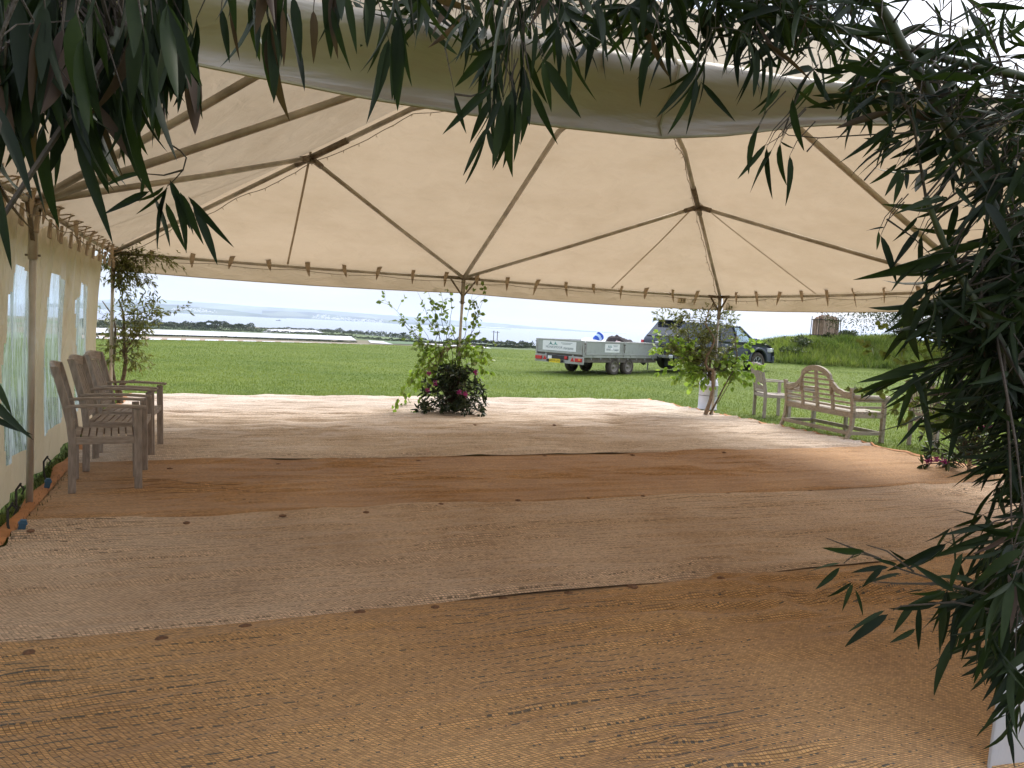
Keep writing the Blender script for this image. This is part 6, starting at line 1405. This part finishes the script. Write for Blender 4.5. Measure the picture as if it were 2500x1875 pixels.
B = Bamboo((1.05, 1.15, 0), 'bamboo clump hanging in front of the near valance at top centre', .68)
c1_ = B.culm([(1.35, 1.2, 0), (1.3, 1.22, 1.3), (1.1, 1.3, 2.15), (.6, 1.35, 2.35), (.05, 1.3, 2.36)], .014, .004); c2_ = B.culm([at(1300, -150, 1.35), at(1220, 60, 1.3), at(1200, 220, 1.25)], .004, .002)
cl = c1_
fill(B, [(1120, -120), (1480, -120), (1480, -70), (1350, -60), (1250, -60), (1140, -80)], 24, 1.3, 1.55, .10, (3, 6), .55, None, cl, .5)
fill(B, [(1170, 40), (1300, 50), (1290, 130), (1180, 130)], 6, 1.25, 1.4, .105, (3, 5), 1.2, (0, 0, -1), c2_, .38)
fill(B, [(1450, -200), (1950, -180), (1950, 30), (1700, -60), (1450, -110)], 95, 1.3, 1.75, .10, (4, 6), .15, (.2, 0, -.15), cl, .6)
fill(B, [(1700, 60), (1950, 80), (1960, 110), (1760, 90)], 4, 1.3, 1.6, .11, (3, 5), .8, None, cl, .45)
fill(B, [(800, -110), (1150, -90), (1150, -50), (800, -90)], 14, 1.5, 1.9, .11, (4, 6), .2, None, cl, .6)
fill(B, [(1050, -60), (2000, -80), (2000, -30), (1050, -50)], 50, 1.5, 1.9, .11, (4, 6), .2, None, cl, .6)
for (x0, y0, x1, y1) in ((1110, 230, 1132, 322), (1250, 220, 1215, 412), (1225, 250, 1207, 408), (1245, 255, 1240, 408), (1225, 240, 1175, 345), (1200, 240, 1145, 342), (1265, 240, 1265, 392), (1210, 200, 1082, 323), (1300, 215, 1358, 352), (1285, 210, 1290, 340), (1325, 150, 1346, 262), (1330, 145, 1408, 285), (1385, 130, 1392, 240), (1388, 125, 1446, 250),
                         (1590, 100, 1545, 240), (1620, 130, 1580, 220), (1700, 190, 1688, 285), (1698, 195, 1642, 328), (1180, 30, 1110, 150), (1235, 110, 1150, 150), (1215, 110, 1112, 202), (1360, 60, 1370, 190), (1310, 60, 1300, 180)):
    p, q = at(x0, y0, 1.3), at(x1, y1, 1.3); B.leaf(p, q - p, (q - p).length * 1.02, random.choice([.4, -.5, 2.7, 1.0])); q_ = p + Vector((random.uniform(-.04, .04), .02, .08)); B.twig([q_, p], .0016); to_culm(B, cl, q_)
B.twig([at(x, y, 1.3) for x, y in ((1110, 230), (1150, 235), (1180, 225), (1215, 180), (1230, 120), (1260, 40))], .002)
for k in range(700):
    p = Vector((random.uniform(.2, 2.3), random.uniform(-1.0, 1.2), random.uniform(2.2, 2.95))); v = p - Vector((0, 0, CH))
    if v.y > .05 and v.z / v.y < .62 and abs(v.x / v.y) < .75: continue
    B.leaf(p, (random.gauss(0, .5), random.gauss(0, .5), -.8), random.uniform(.13, .19))
B.finish()

B = Bamboo((1.32, 1.55, 0), 'tall dense bamboo filling the right edge of the opening', .72)
c1_ = B.culm([at(2600, 1900, 1.55), at(2560, 1300, 1.55), at(2490, 720, 1.6), at(2420, 500, 1.6), at(2280, 250, 1.6), at(2190, 90, 1.6), at(2090, -90, 1.6)], .013, .010)
c2_ = B.culm([at(2620, 1800, 1.75), at(2610, 900, 1.75), at(2600, 260, 1.75), at(2520, 195, 1.75), at(2330, 150, 1.7), at(2080, 75, 1.65), at(1850, 20, 1.6)], .013, .006)
c3_ = B.culm([at(2640, 1900, 1.45), at(2600, 1200, 1.4), at(2450, 850, 1.45), at(2330, 650, 1.5), at(2260, 480, 1.5)], .010, .005)
cl = c1_ + c2_ + c3_
fill(B, [(2470, 520), (2640, 500), (2620, 1200), (2560, 1130), (2500, 1000), (2465, 930), (2440, 800)], 240, 1.4, 1.9, .105, (4, 7), .3, (-.6, 0, -.35), cl, .55)
fill(B, [(2330, 260), (2620, 260), (2620, 560), (2420, 560), (2370, 430)], 60, 1.4, 1.9, .105, (4, 6), .4, None, cl, .6)
fill(B, [(1930, -60), (2560, -60), (2560, 200), (2300, 190), (2060, 110), (1930, 70)], 60, 1.45, 1.9, .095, (3, 5), .15, None, cl, .6)
fill(B, [(2150, 150), (2560, 200), (2560, 300), (2330, 300), (2170, 230)], 60, 1.45, 1.8, .10, (3, 5), .2, (-.6, 0, -.1), cl, .6)
fill(B, [(2330, 620), (2440, 600), (2440, 900), (2360, 960)], 22, 1.45, 1.65, .11, (3, 6), .3, (-.9, 0, -.2), cl, .4)
fill(B, [(2480, 1250), (2620, 1180), (2620, 1520), (2500, 1520), (2450, 1450), (2430, 1380)], 55, 1.15, 1.5, .10, (4, 6), .5, (-.5, 0, -.5), cl, .5)
fill(B, [(2520, 1620), (2620, 1600), (2620, 1720), (2520, 1700)], 5, 1.2, 1.4, .09, (3, 5), .7, (-.4, 0, -.8), cl, .4)
# the low branch reaching left, leaf by leaf
D0 = 1.25
for br_ in ([(2480, 1470), (2330, 1430), (2200, 1390), (2140, 1360), (2090, 1350), (2060, 1375)], [(2300, 1425), (2200, 1425), (2130, 1420)], [(2230, 1395), (2165, 1345), (2115, 1330)], [(2470, 1500), (2330, 1470), (2200, 1480), (2180, 1490)], [(2150, 1365), (2060, 1330), (2016, 1313)]):
    B.twig([at(x, y, D0) for x, y in br_], .0026)
for (x0, y0, x1, y1) in ((2110, 1345, 2020, 1350), (2102, 1352, 2070, 1366), (2050, 1375, 1973, 1393), (2050, 1385, 1993, 1440), (2080, 1422, 2023, 1463), (2082, 1425, 2055, 1492), (2088, 1440, 2112, 1505), (2170, 1385, 2085, 1390), (2190, 1378, 2140, 1368), (2155, 1385, 2105, 1432), (2200, 1400, 2110, 1420), (2212, 1368, 2172, 1347),
                         (2160, 1490, 2070, 1540), (2168, 1500, 2060, 1570), (2235, 1535, 2175, 1570), (2245, 1480, 2240, 1590), (2300, 1440, 2232, 1465), (2290, 1470, 2190, 1500), (2255, 1440, 2205, 1447), (2235, 1470, 2175, 1540), (2330, 1445, 2240, 1380), (2350, 1440, 2275, 1410), (2380, 1420, 2300, 1395), (2310, 1480, 2290, 1600), (2400, 1460, 2330, 1580), (2350, 1350, 2310, 1440), (2340, 1360, 2370, 1490),
                         (2420, 1280, 2310, 1305), (2480, 1305, 2385, 1305), (2430, 1320, 2350, 1335), (2500, 1670, 2430, 1715), (2510, 1700, 2425, 1735), (2490, 1720, 2460, 1795), (2440, 1590, 2420, 1670)):
    dq = D0 + random.uniform(-.06, .06); p, q = at(x0, y0, dq), at(x1, y1, dq); B.leaf(p, q - p, (q - p).length * 1.02, random.choice([.4, -.5, 2.7, 1.0]))
# sprigs hanging against the roof and around the dark right mass
for (x0, y0, x1, y1, dep) in ((1855, 305, 1830, 345, 1.45), (1850, 310, 1812, 415, 1.45), (1870, 352, 1805, 435, 1.45), (1885, 365, 1828, 468, 1.45), (1872, 360, 1877, 485, 1.45), (1905, 350, 1898, 448, 1.45), (1928, 380, 1932, 498, 1.45), (1935, 240, 1945, 367, 1.45), (1890, 220, 1845, 275, 1.45), (1905, 215, 1855, 280, 1.45), (1905, 345, 1938, 367, 1.45), (2080, 205, 2040, 270, 1.5), (2090, 210, 2065, 320, 1.5), (2105, 250, 2115, 305, 1.5),
                             (2190, 400, 2138, 450, 1.5), (2200, 410, 2162, 478, 1.5), (2205, 420, 2182, 497, 1.5), (2240, 530, 2190, 590, 1.5), (2245, 560, 2175, 655, 1.5), (2250, 575, 2245, 690, 1.5), (2150, 575, 2195, 690, 1.5), (2160, 555, 2115, 562, 1.5), (2145, 565, 2142, 610, 1.5), (2300, 640, 2250, 680, 1.5), (2220, 725, 2210, 880, 1.5), (2265, 700, 2180, 775, 1.5), (2330, 620, 2110, 690, 1.45)):
    p, q = at(x0, y0, dep), at(x1, y1, dep); B.leaf(p, q - p, (q - p).length * 1.02, random.choice([.4, -.5, 2.7, 1.0])); B.twig([p + Vector((.05, .02, .07)), p + Vector((.015, .01, .03)), p], .0016)
for br_ in ([(2300, 315), (2200, 325), (2100, 330), (2000, 337), (1925, 330), (1905, 315)], [(1970, 370), (2000, 335)], [(2165, 535), (2230, 580), (2290, 640)], [(2110, 440), (2150, 395), (2210, 330)], [(1925, 290), (1910, 330), (1870, 355)], [(1950, 230), (1925, 290)]): B.twig([at(x, y, 1.5) for x, y in br_], .0022)
B.finish()

# ------------------------------------------------------------------ haze: one closed box round everything
hz_ = MB().box((0, 0, 60), (100000, 100000, 0)).v
b = MB(); zl, zh = -72, 420; R0 = 50000
b.add([(-R0, -R0, zl), (R0, -R0, zl), (R0, R0, zl), (-R0, R0, zl), (-R0, -R0, zh), (R0, -R0, zh), (R0, R0, zh), (-R0, R0, zh)], [(3, 2, 1, 0), (4, 5, 6, 7), (0, 1, 5, 4), (1, 2, 6, 5), (2, 3, 7, 6), (3, 0, 4, 7)])
hm = bpy.data.materials.new('haze'); hm.use_nodes = True; t = hm.node_tree; t.nodes.clear(); o_ = t.nodes.new('ShaderNodeOutputMaterial'); pv = t.nodes.new('ShaderNodeVolumePrincipled')
pv.inputs['Color'].default_value = (.78, .87, 1, 1); pv.inputs['Density'].default_value = 5e-5; t.links.new(pv.outputs[0], o_.inputs['Volume'])
tag(b.build('haze', hm), 'thin sea haze over the bay', kind='stuff')
